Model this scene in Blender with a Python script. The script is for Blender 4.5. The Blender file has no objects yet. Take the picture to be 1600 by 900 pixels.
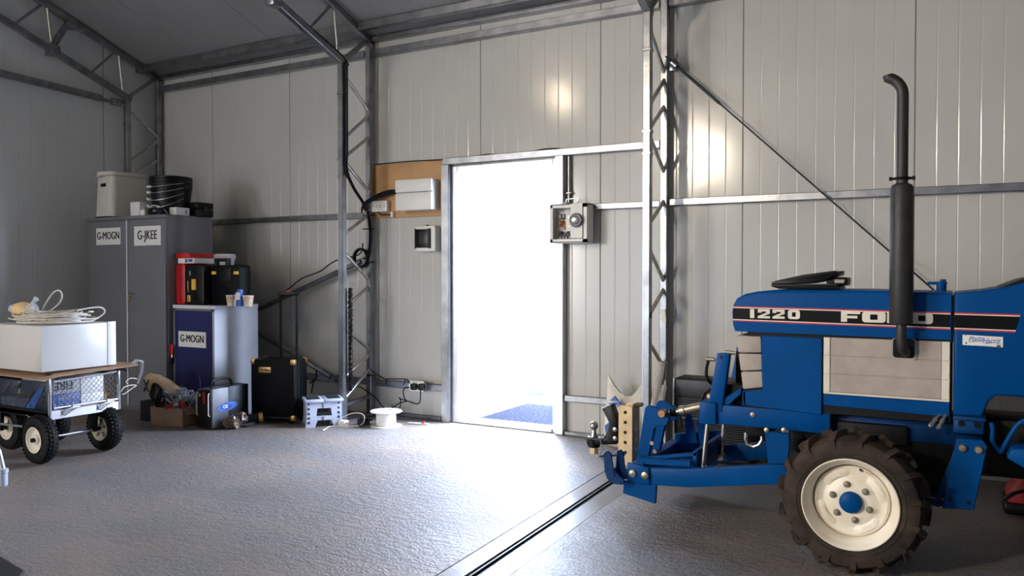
import bpy, bmesh, math, random
from mathutils import Vector, Matrix
random.seed(7)
C = bpy.context.scene.collection
PI = math.pi
# ------------------------------------------------------------------ camera
F = 1250.; TH = math.radians(29.27); PT = math.atan(23/1250.); H = 1.25
sT, cT, sP, cP = math.sin(TH), math.cos(TH), math.sin(PT), math.cos(PT)
RV = Vector((cT, sT, 0)); FV = Vector((-sT*cP, cT*cP, -sP)); UV = Vector((-sT*sP, cT*sP, cP))
CAM = Vector((0, 0, H))
def P(px, py, X=None, Y=None, Z=None):
    "3-D point on the plane X=, Y= or Z= that the photograph shows at px,py (survey helper)"
    d = FV + RV*((px-800)/F) + UV*((450-py)/F)
    if X is not None: t = X/d.x
    elif Y is not None: t = Y/d.y
    else: t = (Z-H)/d.z
    return CAM + d*t
cd = bpy.data.cameras.new('camera'); cam = bpy.data.objects.new('camera', cd); C.objects.link(cam)
cd.sensor_width = 36; cd.lens = 36*F/1600; cd.clip_start = .05; cd.clip_end = 300
M4 = Matrix((RV, UV, -FV)).transposed().to_4x4(); M4.translation = CAM
cam.matrix_world = M4
S = bpy.context.scene; S.camera = cam
S.view_settings.view_transform = 'Standard'; S.view_settings.look = 'None'
S.view_settings.gamma = 1; S.view_settings.use_curve_mapping = False; S.view_settings.exposure = 0
S.cycles.use_denoising = True; S.cycles.max_bounces = 10; S.cycles.diffuse_bounces = 6
S.cycles.sample_clamp_indirect = 6
# ------------------------------------------------------------------ materials
def lin(c):
    def f(v):
        v /= 255.
        return v/12.92 if v <= .04045 else ((v+.055)/1.055)**2.4
    return tuple(f(v) for v in c)
def mat(name, rgb, rough=.5, metal=0., var=.12, vs=6., bump=0., bs=60., spec=.5, alpha=1., trans=0., coat=0., var2=None, coord='Object'):
    m = bpy.data.materials.new(name); m.use_nodes = True
    nt = m.node_tree; b = nt.nodes['Principled BSDF']
    col = lin(rgb)
    tc = nt.nodes.new('ShaderNodeTexCoord')
    nz = nt.nodes.new('ShaderNodeTexNoise'); nz.inputs['Scale'].default_value = vs; nz.inputs['Detail'].default_value = 5
    nt.links.new(tc.outputs[coord], nz.inputs['Vector'])
    rp = nt.nodes.new('ShaderNodeValToRGB')
    c2 = lin(var2) if var2 else tuple(v*(1-var) for v in col)
    c1 = col if var2 else tuple(min(1, v*(1+var)) for v in col)
    rp.color_ramp.elements[0].position = .35; rp.color_ramp.elements[1].position = .65
    rp.color_ramp.elements[0].color = (*c2, 1); rp.color_ramp.elements[1].color = (*c1, 1)
    nt.links.new(nz.outputs['Fac'], rp.inputs['Fac']); nt.links.new(rp.outputs['Color'], b.inputs['Base Color'])
    b.inputs['Roughness'].default_value = rough; b.inputs['Metallic'].default_value = metal
    b.inputs['Specular IOR Level'].default_value = spec; b.inputs['Alpha'].default_value = alpha
    b.inputs['Transmission Weight'].default_value = trans; b.inputs['Coat Weight'].default_value = coat
    if bump:
        n2 = nt.nodes.new('ShaderNodeTexNoise'); n2.inputs['Scale'].default_value = bs; n2.inputs['Detail'].default_value = 3
        nt.links.new(tc.outputs[coord], n2.inputs['Vector'])
        bp = nt.nodes.new('ShaderNodeBump'); bp.inputs['Strength'].default_value = bump; bp.inputs['Distance'].default_value = .01
        nt.links.new(n2.outputs['Fac'], bp.inputs['Height']); nt.links.new(bp.outputs['Normal'], b.inputs['Normal'])
    return m
def panel_mat(name, rgb, axis, joint, off, rough=.14):
    "sandwich panel: narrow ribs every ninth of a panel and a dark joint at each panel edge"
    m = mat(name, rgb, rough, 0, .04, 1.3)
    nt = m.node_tree; b = nt.nodes['Principled BSDF']; L = nt.links.new
    tc = nt.nodes.new('ShaderNodeTexCoord'); sx = nt.nodes.new('ShaderNodeSeparateXYZ'); L(tc.outputs['Object'], sx.inputs[0])
    def mth(op, a, bb=None):
        n = nt.nodes.new('ShaderNodeMath'); n.operation = op
        for i, v in enumerate((a, bb)):
            if v is None: continue
            if isinstance(v, (int, float)): n.inputs[i].default_value = v
            else: L(v, n.inputs[i])
        return n.outputs[0]
    x = mth('ADD', sx.outputs[axis], off+1000*joint)
    def groove(period, w):
        f = mth('FRACT', mth('DIVIDE', x, period))
        d = mth('ABSOLUTE', mth('SUBTRACT', f, .5))            # .5 at the groove
        return mth('SMOOTH_MIN', mth('MAXIMUM', mth('DIVIDE', mth('SUBTRACT', d, .5-w/period), w/period), 0), 1)
    rib = groove(joint/9, .005); jn = groove(joint, .006)
    h = mth('SUBTRACT', 0, mth('ADD', mth('MULTIPLY', rib, .32), jn))
    nz = nt.nodes.new('ShaderNodeTexNoise'); nz.inputs['Scale'].default_value = 1.6; nz.inputs['Detail'].default_value = 1
    L(tc.outputs['Object'], nz.inputs['Vector'])
    h2 = mth('ADD', h, mth('MULTIPLY', nz.outputs['Fac'], 1.2))
    bp = nt.nodes.new('ShaderNodeBump'); bp.inputs['Strength'].default_value = .7; bp.inputs['Distance'].default_value = .006
    L(h2, bp.inputs['Height']); L(bp.outputs['Normal'], b.inputs['Normal'])
    mx = nt.nodes.new('ShaderNodeMix'); mx.data_type = 'RGBA'
    L(mth('MULTIPLY', jn, .75), mx.inputs['Factor'])
    L(b.inputs['Base Color'].links[0].from_socket, mx.inputs['A']); mx.inputs['B'].default_value = (.06, .06, .06, 1)
    L(mx.outputs['Result'], b.inputs['Base Color'])
    return m
def emis(name, col, st):
    m = bpy.data.materials.new(name); m.use_nodes = True; nt = m.node_tree
    b = nt.nodes['Principled BSDF']; b.inputs['Emission Color'].default_value = (*col, 1); b.inputs['Emission Strength'].default_value = st
    return m
M = dict(
 wall=panel_mat('wall panel', (188, 187, 181), 'X', 1.063, .256),
 wallL=panel_mat('gable panel', (205, 208, 208), 'Y', 1.063, .3),
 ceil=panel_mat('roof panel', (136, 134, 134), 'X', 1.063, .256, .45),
 galv=mat('galvanised steel', (140, 141, 144), .3, .9, .2, 9, .08, 40),
 alu=mat('aluminium', (205, 207, 212), .32, .85, .08, 12),
 dark=mat('dark steel', (48, 50, 54), .5, .6, .2, 10),
 black=mat('black plastic', (8, 8, 10), .42, 0, .2, 14, spec=.22),
 blackm=mat('black leathercloth', (8, 9, 13), .42, 0, .2, 60, .2, 220, spec=.1),
 rubber=mat('rubber', (14, 14, 15), .7, 0, .25, 20, .2, 90, spec=.25),
 cabgrey=mat('grey cabinet enamel', (104, 104, 107), .38, 0, .05, 4),
 cablight=mat('light grey cabinet enamel', (208, 212, 222), .4, 0, .05, 4),
 cabblue=mat('blue cabinet enamel', (4, 9, 84), .4, 0, .08, 4),
 boxwhite=mat('white laminate', (206, 203, 198), .3, 0, .03, 3),
 white=mat('white plastic', (228, 228, 224), .4, 0, .04, 5),
 offwhite=mat('off white plastic', (206, 202, 192), .42, 0, .05, 5),
 paper=mat('paper', (226, 226, 222), .8, 0, .03, 5),
 ink=mat('black ink', (24, 24, 26), .7, 0, .1, 5),
 redpl=mat('red plastic', (176, 16, 24), .4, 0, .12, 8),
 cardb=mat('brown cardboard', (158, 126, 98), .85, 0, .1, 12, .05, 80),
 kraft=mat('kraft paper', (184, 156, 120), .85, 0, .15, 12, .3, 40),
 ply=mat('plywood', (190, 148, 100), .6, 0, .0, 3, var2=(172, 128, 82)),
 cream=mat('cable sheath', (206, 200, 188), .55, 0, .1, 20),
 wire=mat('bright wire', (196, 198, 204), .3, .9, .1, 20),
 brass=mat('brass', (196, 160, 100), .32, .9, .15, 20),
 yellow=mat('yellow latch', (226, 178, 70), .45, 0, .08, 20),
 stool=mat('grey stool plastic', (172, 178, 196), .5, 0, .05, 12),
 welder=mat('grey painted sheet', (92, 93, 98), .42, .1, .08, 10),
 oval=mat('blue emblem', (50, 96, 176), .45, 0, .2, 12),
 blue=mat('tractor blue enamel', (0, 66, 126), .38, 0, .1, 3, spec=.08),
 bluew=mat('worn and shaded blue enamel', (2, 48, 94), .45, 0, .3, 9, spec=.16),
 steel=mat('bright steel', (190, 188, 182), .28, .95, .15, 20),
 bolt=mat('dull plated bolt', (150, 140, 124), .42, .8, .2, 30),
 grille=mat('grey grille mesh', (166, 156, 148), .6, .1, .08, 14, .3, 400),
 trimw=mat('cream trim', (222, 214, 200), .5, 0, .06, 12),
 tred=mat('red stripe', (190, 28, 44), .4), twhite=mat('white decal', (226, 220, 208), .45, 0, .05, 10),
 tblack=mat('black decal', (5, 5, 6), .5, spec=.15),
 exhaust=mat('exhaust matt black', (40, 39, 38), .55, .1, .2, 14, .1, 80),
 tyre=mat('tractor tyre rubber', (66, 55, 47), .85, 0, .35, 7, .25, 60, spec=.25, var2=(28, 25, 23)),
 rim=mat('white painted rim', (240, 234, 222), .4, 0, .0, 5, var2=(218, 206, 184)),
 hitch=mat('tan plated steel', (196, 172, 134), .5, .3, .12, 14),
 sack=mat('woven white sack', (214, 208, 196), .65, 0, .08, 9, .2, 160),
 engine=mat('engine block', (12, 13, 17), .6, .1, .3, 9, spec=.25),
 film=mat('clear plastic film', (235, 238, 242), .15, 0, .05, 9, .3, 30, alpha=.55),
 bread=mat('yellow sponge', (232, 196, 140), .8, 0, .08, 14),
 bluebox=mat('blue printed card', (22, 66, 140), .5, 0, .1, 12),
 greybox=mat('grey printed card', (150, 150, 156), .6, 0, .06, 12),
 cup=mat('paper cup', (226, 214, 196), .6, 0, .0, 22, var2=(176, 140, 104)),
 screen=mat('smoked window', (10, 12, 16), .3, 0, .1, 8, spec=.25),
 copper=mat('copper coil', (178, 124, 78), .4, .6, .2, 22),
 fabric=mat('grey tube foam', (150, 144, 136), .8, 0, .15, 22),
 sackp=mat('dark printed film', (52, 60, 74), .4, 0, .5, 25, .3, 30),
 bronze=mat('bronze pin', (150, 112, 74), .45, .6, .15, 20),
 lead=mat('grey lead', (150, 154, 162), .55, 0, .1, 12),
 foil=mat('brown crumpled film', (92, 76, 62), .35, 0, .4, 14, .3, 30),
 leaf=mat('door leaf enamel', (232, 234, 238), .45, 0, .03, 2),
 gravel=mat('dark gravel', (50, 53, 64), .9, 0, .0, 60, .5, 120, spec=0, var2=(26, 28, 36)),
 concrete=mat('outdoor concrete', (190, 188, 182), .9, 0, .08, 3),
 verge=mat('dry verge', (56, 57, 52), .95, 0, .3, 5, spec=0),
)
def floor_mat(name, rgb, rough, b1, s1, b2, s2, var2):
    m = mat(name, rgb, rough, 0, 0, 75, var2=var2, spec=.4)
    nt = m.node_tree; b = nt.nodes['Principled BSDF']; L = nt.links.new
    tc = nt.nodes.new('ShaderNodeTexCoord')
    mp = nt.nodes.new('ShaderNodeMapping'); mp.inputs['Scale'].default_value = (.75, 1.25, 1); L(tc.outputs['Object'], mp.inputs['Vector'])
    n1 = nt.nodes.new('ShaderNodeTexNoise'); n1.inputs['Scale'].default_value = s1; n1.inputs['Detail'].default_value = 4; n1.inputs['Roughness'].default_value = .6
    n2 = nt.nodes.new('ShaderNodeTexNoise'); n2.inputs['Scale'].default_value = s2; n2.inputs['Detail'].default_value = 2
    L(mp.outputs[0], n1.inputs['Vector']); L(mp.outputs[0], n2.inputs['Vector'])
    p1 = nt.nodes.new('ShaderNodeBump'); p1.inputs['Strength'].default_value = b1; p1.inputs['Distance'].default_value = .006
    p2 = nt.nodes.new('ShaderNodeBump'); p2.inputs['Strength'].default_value = b2; p2.inputs['Distance'].default_value = .02
    L(n1.outputs['Fac'], p1.inputs['Height']); L(n2.outputs['Fac'], p2.inputs['Height'])
    L(p2.outputs['Normal'], p1.inputs['Normal']); L(p1.outputs['Normal'], b.inputs['Normal'])
    # brown tint in random patches and fine dark grit
    n4 = nt.nodes.new('ShaderNodeTexNoise'); n4.inputs['Scale'].default_value = 1.1; n4.inputs['Detail'].default_value = 7; n4.inputs['Roughness'].default_value = .65
    L(mp.outputs[0], n4.inputs['Vector'])
    r4 = nt.nodes.new('ShaderNodeMapRange'); r4.inputs['From Min'].default_value = .42; r4.inputs['From Max'].default_value = .66; r4.inputs['To Max'].default_value = .75
    L(n4.outputs['Fac'], r4.inputs['Value'])
    mx = nt.nodes.new('ShaderNodeMix'); mx.data_type = 'RGBA'; L(r4.outputs[0], mx.inputs['Factor'])
    L(b.inputs['Base Color'].links[0].from_socket, mx.inputs['A']); mx.inputs['B'].default_value = (*lin((142, 124, 110)), 1)
    n5 = nt.nodes.new('ShaderNodeTexNoise'); n5.inputs['Scale'].default_value = 190; n5.inputs['Detail'].default_value = 2
    L(mp.outputs[0], n5.inputs['Vector'])
    r5 = nt.nodes.new('ShaderNodeMapRange'); r5.inputs['From Min'].default_value = .60; r5.inputs['From Max'].default_value = .70; r5.inputs['To Max'].default_value = .7
    L(n5.outputs['Fac'], r5.inputs['Value'])
    mx2 = nt.nodes.new('ShaderNodeMix'); mx2.data_type = 'RGBA'; L(r5.outputs[0], mx2.inputs['Factor'])
    L(mx.outputs['Result'], mx2.inputs['A']); mx2.inputs['B'].default_value = (.02, .02, .025, 1); L(mx2.outputs['Result'], b.inputs['Base Color'])
    # worn patches are rougher
    n3 = nt.nodes.new('ShaderNodeTexNoise'); n3.inputs['Scale'].default_value = 1.4; n3.inputs['Detail'].default_value = 6
    L(mp.outputs[0], n3.inputs['Vector'])
    mr = nt.nodes.new('ShaderNodeMapRange'); mr.inputs['From Min'].default_value = .35; mr.inputs['From Max'].default_value = .65
    mr.inputs['To Min'].default_value = rough-.07; mr.inputs['To Max'].default_value = rough+.1
    L(n3.outputs['Fac'], mr.inputs['Value']); L(mr.outputs[0], b.inputs['Roughness'])
    return m
M['floor'] = floor_mat('sealed rough screed', (134, 132, 132), .42, 1.3, 85, .4, 24, (92, 89, 87))
M['strip'] = floor_mat('smooth screed strip', (128, 128, 131), .36, .2, 60, .1, 5, (108, 107, 107))
M['groove'] = mat('channel steel', (54, 54, 55), .5, .5, .3, 9)
# ------------------------------------------------------------------ mesh builder
def rmat(ax, ang): return Matrix.Rotation(ang, 4, ax)
class MB:
    def __init__(s): s.V = []; s.Fc = []; s.Mi = []; s.mi = 0; s.X = None
    def add(s, V, Fc, mi=None):
        o = len(s.V); X = s.X
        s.V += [(X @ Vector(v) if X else Vector(v)) for v in V]
        s.Fc += [tuple(i+o for i in f) for f in Fc]
        s.Mi += [s.mi if mi is None else mi]*len(Fc)
        return s
    def _bev(s, V, Fc, bev, seg=2, test=None):
        b = bmesh.new(); vs = [b.verts.new(v) for v in V]
        for f in Fc: b.faces.new([vs[i] for i in f])
        bmesh.ops.recalc_face_normals(b, faces=b.faces)
        ed = [e for e in b.edges if (test is None or test(e)) and e.calc_face_angle(0) > .5]
        bmesh.ops.bevel(b, geom=ed, offset=bev, segments=seg, affect='EDGES', profile=.5, clamp_overlap=True)
        b.verts.ensure_lookup_table(); b.verts.index_update()
        V2 = [v.co.copy() for v in b.verts]; F2 = [[v.index for v in f.verts] for f in b.faces]; b.free()
        return V2, F2
    def box(s, x0, x1, y0, y1, z0, z1, bev=0, mi=None, seg=2, R=None):
        V = [(x, y, z) for x in (x0, x1) for y in (y0, y1) for z in (z0, z1)]
        Fc = [(0, 1, 3, 2), (4, 6, 7, 5), (0, 4, 5, 1), (2, 3, 7, 6), (0, 2, 6, 4), (1, 5, 7, 3)]
        if bev: V, Fc = s._bev(V, Fc, bev, seg)
        if R: V = [R @ Vector(v) for v in V]
        return s.add(V, Fc, mi)
    def prism(s, poly, axis, a, b, bev=0, mi=None, seg=2, test=None, R=None):
        f = {'y': lambda u, v, w: (u, w, v), 'x': lambda u, v, w: (w, u, v), 'z': lambda u, v, w: (u, v, w)}[axis]
        n = len(poly)
        V = [f(u, v, a) for u, v in poly]+[f(u, v, b) for u, v in poly]
        Fc = [tuple(range(n)), tuple(range(2*n-1, n-1, -1))]+[(i, (i+1) % n, n+(i+1) % n, n+i) for i in range(n)]
        if bev: V, Fc = s._bev(V, Fc, bev, seg, test)
        if R: V = [R @ Vector(v) for v in V]
        return s.add(V, Fc, mi)
    def frame(s, d):
        d = Vector(d).normalized()
        u = d.cross(Vector((0, 0, 1)))
        if u.length < 1e-3: u = d.cross(Vector((0, 1, 0)))
        u.normalize(); return u, d.cross(u).normalized(), d
    def lathe(s, prof, o, d=(0, 0, 1), n=28, mi=None, cap=True):
        u, v, d = s.frame(d); o = Vector(o); V = []; Fc = []
        for r, h in prof:
            for k in range(n):
                a = 2*PI*k/n; V.append(o+d*h+(u*math.cos(a)+v*math.sin(a))*r)
        m = len(prof)
        for i in range(m-1):
            for k in range(n):
                Fc.append((i*n+k, i*n+(k+1) % n, (i+1)*n+(k+1) % n, (i+1)*n+k))
        if cap: Fc += [tuple(range(n)), tuple(range((m-1)*n, m*n))]
        return s.add(V, Fc, mi)
    def cyl(s, p0, p1, r, r1=None, n=20, mi=None):
        p0 = Vector(p0); d = Vector(p1)-p0
        return s.lathe([(r, 0), (r if r1 is None else r1, d.length)], p0, d, n, mi)
    def tube(s, pts, r, n=8, mi=None, closed=False):
        pts = [Vector(p) for p in pts]; N = len(pts); V = []; Fc = []
        u = None
        for i, p in enumerate(pts):
            a = pts[(i-1) % N] if (closed or i) else p; b = pts[(i+1) % N] if (closed or i < N-1) else p
            d = (b-a).normalized()
            if u is None: u, v, _ = s.frame(d)
            else:
                u = (u-d*u.dot(d))
                if u.length < 1e-4: u, v, _ = s.frame(d)
                u.normalize(); v = d.cross(u)
            rr = r[i] if isinstance(r, (list, tuple)) else r
            for k in range(n):
                t = 2*PI*k/n; V.append(p+(u*math.cos(t)+v*math.sin(t))*rr)
        for i in range(N if closed else N-1):
            j = (i+1) % N
            for k in range(n): Fc.append((i*n+k, i*n+(k+1) % n, j*n+(k+1) % n, j*n+k))
        if not closed: Fc += [tuple(range(n)), tuple(range((N-1)*n, N*n))]
        return s.add(V, Fc, mi)
    def beam(s, p0, p1, w, h=None, up=(0, 0, 1), mi=None, bev=0):
        h = h or w; p0 = Vector(p0); p1 = Vector(p1); d = (p1-p0).normalized(); up = Vector(up)
        u = d.cross(up)
        if u.length < 1e-3: up = Vector((0, 1, 0)); u = d.cross(up)
        u.normalize(); v = u.cross(d)
        V = [p+u*(a*w/2)+v*(b*h/2) for p in (p0, p1) for a in (-1, 1) for b in (-1, 1)]
        Fc = [(0, 1, 3, 2), (4, 6, 7, 5), (0, 4, 5, 1), (2, 3, 7, 6), (0, 2, 6, 4), (1, 5, 7, 3)]
        if bev: V, Fc = s._bev(V, Fc, bev, 1)
        return s.add(V, Fc, mi)
    def ball(s, c, r, n=16, mi=None, squash=None):
        r = r if isinstance(r, tuple) else (r, r, r); V = []; Fc = []; m = n//2
        for i in range(1, m):
            for k in range(n):
                a = PI*i/m; t = 2*PI*k/n
                V.append((c[0]+r[0]*math.sin(a)*math.cos(t), c[1]+r[1]*math.sin(a)*math.sin(t), c[2]+r[2]*math.cos(a)))
        for i in range(m-2):
            for k in range(n): Fc.append((i*n+k, i*n+(k+1) % n, (i+1)*n+(k+1) % n, (i+1)*n+k))
        V += [(c[0], c[1], c[2]+r[2]), (c[0], c[1], c[2]-r[2])]; q = len(V)
        for k in range(n):
            Fc.append((k, (k+1) % n, q-2)); Fc.append(((m-2)*n+k, (m-2)*n+(k+1) % n, q-1))
        return s.add(V, Fc, mi)
    def plane_map(s, V, Fc, o, u, v, mi=None):
        o, u, v = Vector(o), Vector(u), Vector(v); w = u.cross(v)
        return s.add([o+u*p[0]+v*p[1]+w*p[2] for p in V], Fc, mi)
    def build(s, name, mats, parent=None, local=False, org=None, angle=35):
        ofs = Vector((0, 0, 0))
        if parent is not None and not local:
            r = parent
            while r.parent: r = r.parent
            ofs = r.location
        if org is not None: ofs = Vector(org)
        me = bpy.data.meshes.new(name)
        me.from_pydata([tuple(v-ofs) for v in s.V], [], s.Fc)
        mats = mats if isinstance(mats, (list, tuple)) else [mats]
        for m in mats: me.materials.append(m)
        me.polygons.foreach_set('material_index', s.Mi)
        b = bmesh.new(); b.from_mesh(me); bmesh.ops.recalc_face_normals(b, faces=b.faces); b.to_mesh(me); b.free()
        me.shade_smooth(); me.set_sharp_from_angle(angle=math.radians(angle)); me.update()
        o = bpy.data.objects.new(name, me); C.objects.link(o)
        if parent is not None: o.parent = parent
        elif org is not None: o.location = org
        return o
def thing(name, label, cat, loc=(0, 0, 0), rotz=0, group=None):
    o = bpy.data.objects.new(name, None); C.objects.link(o); o.empty_display_size = .1
    o.location = loc; o.rotation_euler = (0, 0, rotz); o['label'] = label; o['category'] = cat
    if group: o['group'] = group
    return o
def tag(o, label, cat, group=None, kind=None):
    o['label'] = label; o['category'] = cat
    if group: o['group'] = group
    if kind: o['kind'] = kind
    return o
def struct(o): o['kind'] = 'structure'; return o
def part(name, mats, parent, fn, local=False, label=None, **k):
    mb = MB(); fn(mb); o = mb.build(name, mats, parent, local, **k)
    if label: o['label'] = label
    return o
def dup(root, loc, rotz=None, label=None, group=None):
    r = root.copy(); C.objects.link(r); r.location = loc
    if rotz is not None: r.rotation_euler = (0, 0, rotz)
    if label: r['label'] = label
    if group: r['group'] = group
    for ch in list(root.children):
        c = ch.copy(); C.objects.link(c); c.parent = r
        for g in ch.children:
            d = g.copy(); C.objects.link(d); d.parent = c
    return r
def spline(pts, k=6, closed=False):
    pts = [Vector(p) for p in pts]; n = len(pts); out = []
    for i in range(n if closed else n-1):
        g = (lambda j: pts[j % n]) if closed else (lambda j: pts[max(0, min(n-1, j))])
        a, b, c, d = g(i-1), g(i), g(i+1), g(i+2)
        for q in range(k):
            t = q/k
            out.append(.5*((2*b)+(c-a)*t+(2*a-5*b+4*c-d)*t*t+(3*b-a-3*c+d)*t**3))
    if not closed: out.append(pts[-1])
    return out
def text_geo(txt, size, ext=.0006, off=0., sx=1., shear=0., align='CENTER'):
    cu = bpy.data.curves.new('t', 'FONT'); cu.body = txt; cu.size = size; cu.extrude = ext; cu.offset = off
    cu.shear = shear; cu.align_x = align; cu.align_y = 'CENTER'; cu.resolution_u = 3
    o = bpy.data.objects.new('t', cu); C.objects.link(o)
    bpy.context.view_layer.update()
    me = bpy.data.meshes.new_from_object(o.evaluated_get(bpy.context.evaluated_depsgraph_get()))
    V = [(v.co.x*sx, v.co.y, v.co.z) for v in me.vertices]; Fc = [tuple(p.vertices) for p in me.polygons]
    bpy.data.objects.remove(o); bpy.data.meshes.remove(me); bpy.data.curves.remove(cu)
    return V, Fc
def circ(c, r, axis='z', n=24, a0=0, a1=2*PI):
    out = []
    for k in range(n+1 if a1-a0 < 2*PI-.01 else n):
        a = a0+(a1-a0)*k/n; u, v = r*math.cos(a), r*math.sin(a)
        out.append(Vector(c)+Vector({'z': (u, v, 0), 'y': (u, 0, v), 'x': (0, u, v)}[axis]))
    return out
SKY = 21.5; LAMPE = 150.
# ================================================================== the building
W = 5.62; XL = -7.5; XR = 8.0; YF = -6.0; RY = -.19; RS = .37
def roof_z(y): return 3.34+RS*(5.57-y) if y > RY else 3.34+RS*(5.57-RY)-RS*(RY-y)
# floor, with the smooth strips and the channel that runs between them
def floor_build():
    mb = MB(); sl = -.036
    def xs(x, y): return x+sl*(y-2.72)
    def strip(x0, x1, z, mi, f0=True, f1=True):
        a0 = xs(x0, YF) if f0 else x0; a1 = xs(x0, W) if f0 else x0
        b0 = xs(x1, YF) if f1 else x1; b1 = xs(x1, W) if f1 else x1
        V = [(a0, YF, -.12), (b0, YF, -.12), (b1, W, -.12), (a1, W, -.12), (a0, YF, z), (b0, YF, z), (b1, W, z), (a1, W, z)]
        mb.add(V, [(3, 2, 1, 0), (4, 5, 6, 7), (0, 1, 5, 4), (1, 2, 6, 5), (2, 3, 7, 6), (3, 0, 4, 7)], mi)
    strip(XL, -1.884, 0, 0, False, True)
    strip(-1.876, -1.775, .001, 1); strip(-1.884, -1.876, -.006, 2)
    strip(-1.775, -1.722, -.022, 2); strip(-1.722, -1.612, .001, 1)
    strip(-1.765, -1.757, -.004, 2); strip(-1.743, -1.739, -.010, 2)
    strip(-1.612, XR, 0, 0, True, False)
    struct(mb.build('floor', [M['floor'], M['strip'], M['groove']]))
floor_build()
# back wall with its door opening (x -3.70 .. -2.73, up to 2.14)
mb = MB()
mb.box(XL, -3.70, W, W+.08, 0, 3.5); mb.box(-2.73, XR, W, W+.08, 0, 3.5); mb.box(-3.70, -2.73, W, W+.08, 2.14, 3.5)
struct(mb.build('wall_back', M['wall']))
def gable(mb, x0, x1, y0, y1, z0):
    ys = [y for y in (y0, RY, y1) if y0 <= y <= y1]; ys = sorted(set(ys))
    mb.prism([(y, z0) for y in (ys[0], ys[-1])]+[(y, roof_z(y)+.05) for y in reversed(ys)], 'x', x0, x1)
mb = MB(); gable(mb, XL-.08, XL, -1.9, W+.08, 0); gable(mb, XL-.08, XL, -5.5, -1.9, 3.3); gable(mb, XL-.08, XL, YF, -5.5, 0)
struct(mb.build('wall_left', M['wallL']))
mb = MB(); gable(mb, XR, XR+.08, YF, W+.08, 0); struct(mb.build('wall_right', M['wallL']))
mb = MB(); mb.box(XL, XR, YF-.08, YF, 0, 3.4); struct(mb.build('wall_front', M['wall']))
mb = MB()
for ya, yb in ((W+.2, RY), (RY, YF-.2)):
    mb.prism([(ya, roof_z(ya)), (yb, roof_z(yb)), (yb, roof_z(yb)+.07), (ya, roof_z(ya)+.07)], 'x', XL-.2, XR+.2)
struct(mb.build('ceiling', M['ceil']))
# rails along the walls
tn = [0]
def rail(x0, x1, y0, y1, z0, z1, bev=.004):
    tn[0] += 1; mb = MB(); mb.box(x0, x1, y0, y1, z0, z1, bev, seg=1); struct(mb.build('trim_%d' % tn[0], M['galv']))
rail(-7.36, -4.61, 5.57, W, 1.74, 1.79); rail(-1.84, XR, 5.57, W, 1.735, 1.785); rail(-2.66, -1.90, 5.57, W, 1.73, 1.775)
rail(-3.79, -1.90, 5.565, W, 2.155, 2.21)
rail(-7.36, -4.61, 5.57, W, .26, .315); rail(-4.53, -3.80, 5.57, W, .255, .31); rail(-2.66, -1.90, 5.57, W, .262, .31); rail(-1.84, XR, 5.57, W, .26, .31)
for a, b in ((-7.36, -4.61), (-4.53, -1.90), (-1.84, XR)):
    rail(a, b, 5.55, W, 3.155, 3.215); rail(a, b, 5.55, W, 3.285, 3.325)
for y in (5.40, 3.9, 2.3, .7):
    z = roof_z(y); rail(XL, XR, y-.03, y+.03, z-.07, z-.004)
rail(-4.5, -3.83, 5.60, W, 0, .035)   # sole angle left of the door
rail(-2.66, -1.9, 5.57, W, 0, .03)
# ------------------------------------------------------------------ lattice columns
BR = (((114, 1), (172, 0)), ((182, 0), (216, 1)), ((216, 0), (246, 1)), ((250, 1), (298, 0)), ((336, 0), (366, 1)), ((394, 1), (436, 0)), ((448, 0), (482, 1)), ((512, 1), (545, 0)), ((555, 0), (590, 1)), ((578, 0), (624, 1)))   # (photo row, 1 = inner chord) read off the middle column
def column(x, label, yin, yout, ztop_in, ztop_out, phase):
    t = thing('lattice_column', label, 'column', (x, yout, 0), group='lattice columns along the back wall')
    part('chord', M['galv'], t, lambda m: m.box(x-.027, x+.027, yin-.027, yin+.027, 0, ztop_in, .005, seg=1))
    part('chord', M['galv'], t, lambda m: m.box(x-.027, x+.027, yout-.027, yout+.027, 0, ztop_out, .005, seg=1))
    for (pa, sa), (pb, sb) in BR:
        za = P(548 if sa else 573, pa, Y=5.22 if sa else 5.54).z; zb = P(548 if sb else 573, pb, Y=5.22 if sb else 5.54).z
        part('brace', M['steel'], t, lambda m: m.cyl((x, yin+.02 if sa else yout-.02, za), (x, yin+.02 if sb else yout-.02, zb), .0145, n=12))
    part('base_plate', M['galv'], t, lambda m: m.box(x-.07, x+.07, yin-.06, yout+.045, 0, .012, .003, seg=1))
    part('base_brace', M['galv'], t, lambda m: m.beam((x, yin, .13), (x, yout, .16), .03))
    for zz in (2.05, 2.2, 2.75):
        part('collar', M['galv'], t, lambda m: m.box(x-.031, x+.031, yin-.031, yin+.031, zz, zz+.022, .003, seg=1))
    return t
column(-7.39, 'galvanised lattice column in the far left corner behind the grey cabinet', 5.2, 5.56, 3.03, 3.3, 1)
column(-4.557, 'galvanised lattice column carrying a black cable bundle, between step stool and plywood board', 5.2, 5.56, 3.03, 3.3, 1)
column(-1.86, 'galvanised lattice column right of the doorway, standing behind the tractor hitch', 5.2, 5.56, 3.03, 3.3, 0)
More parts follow.
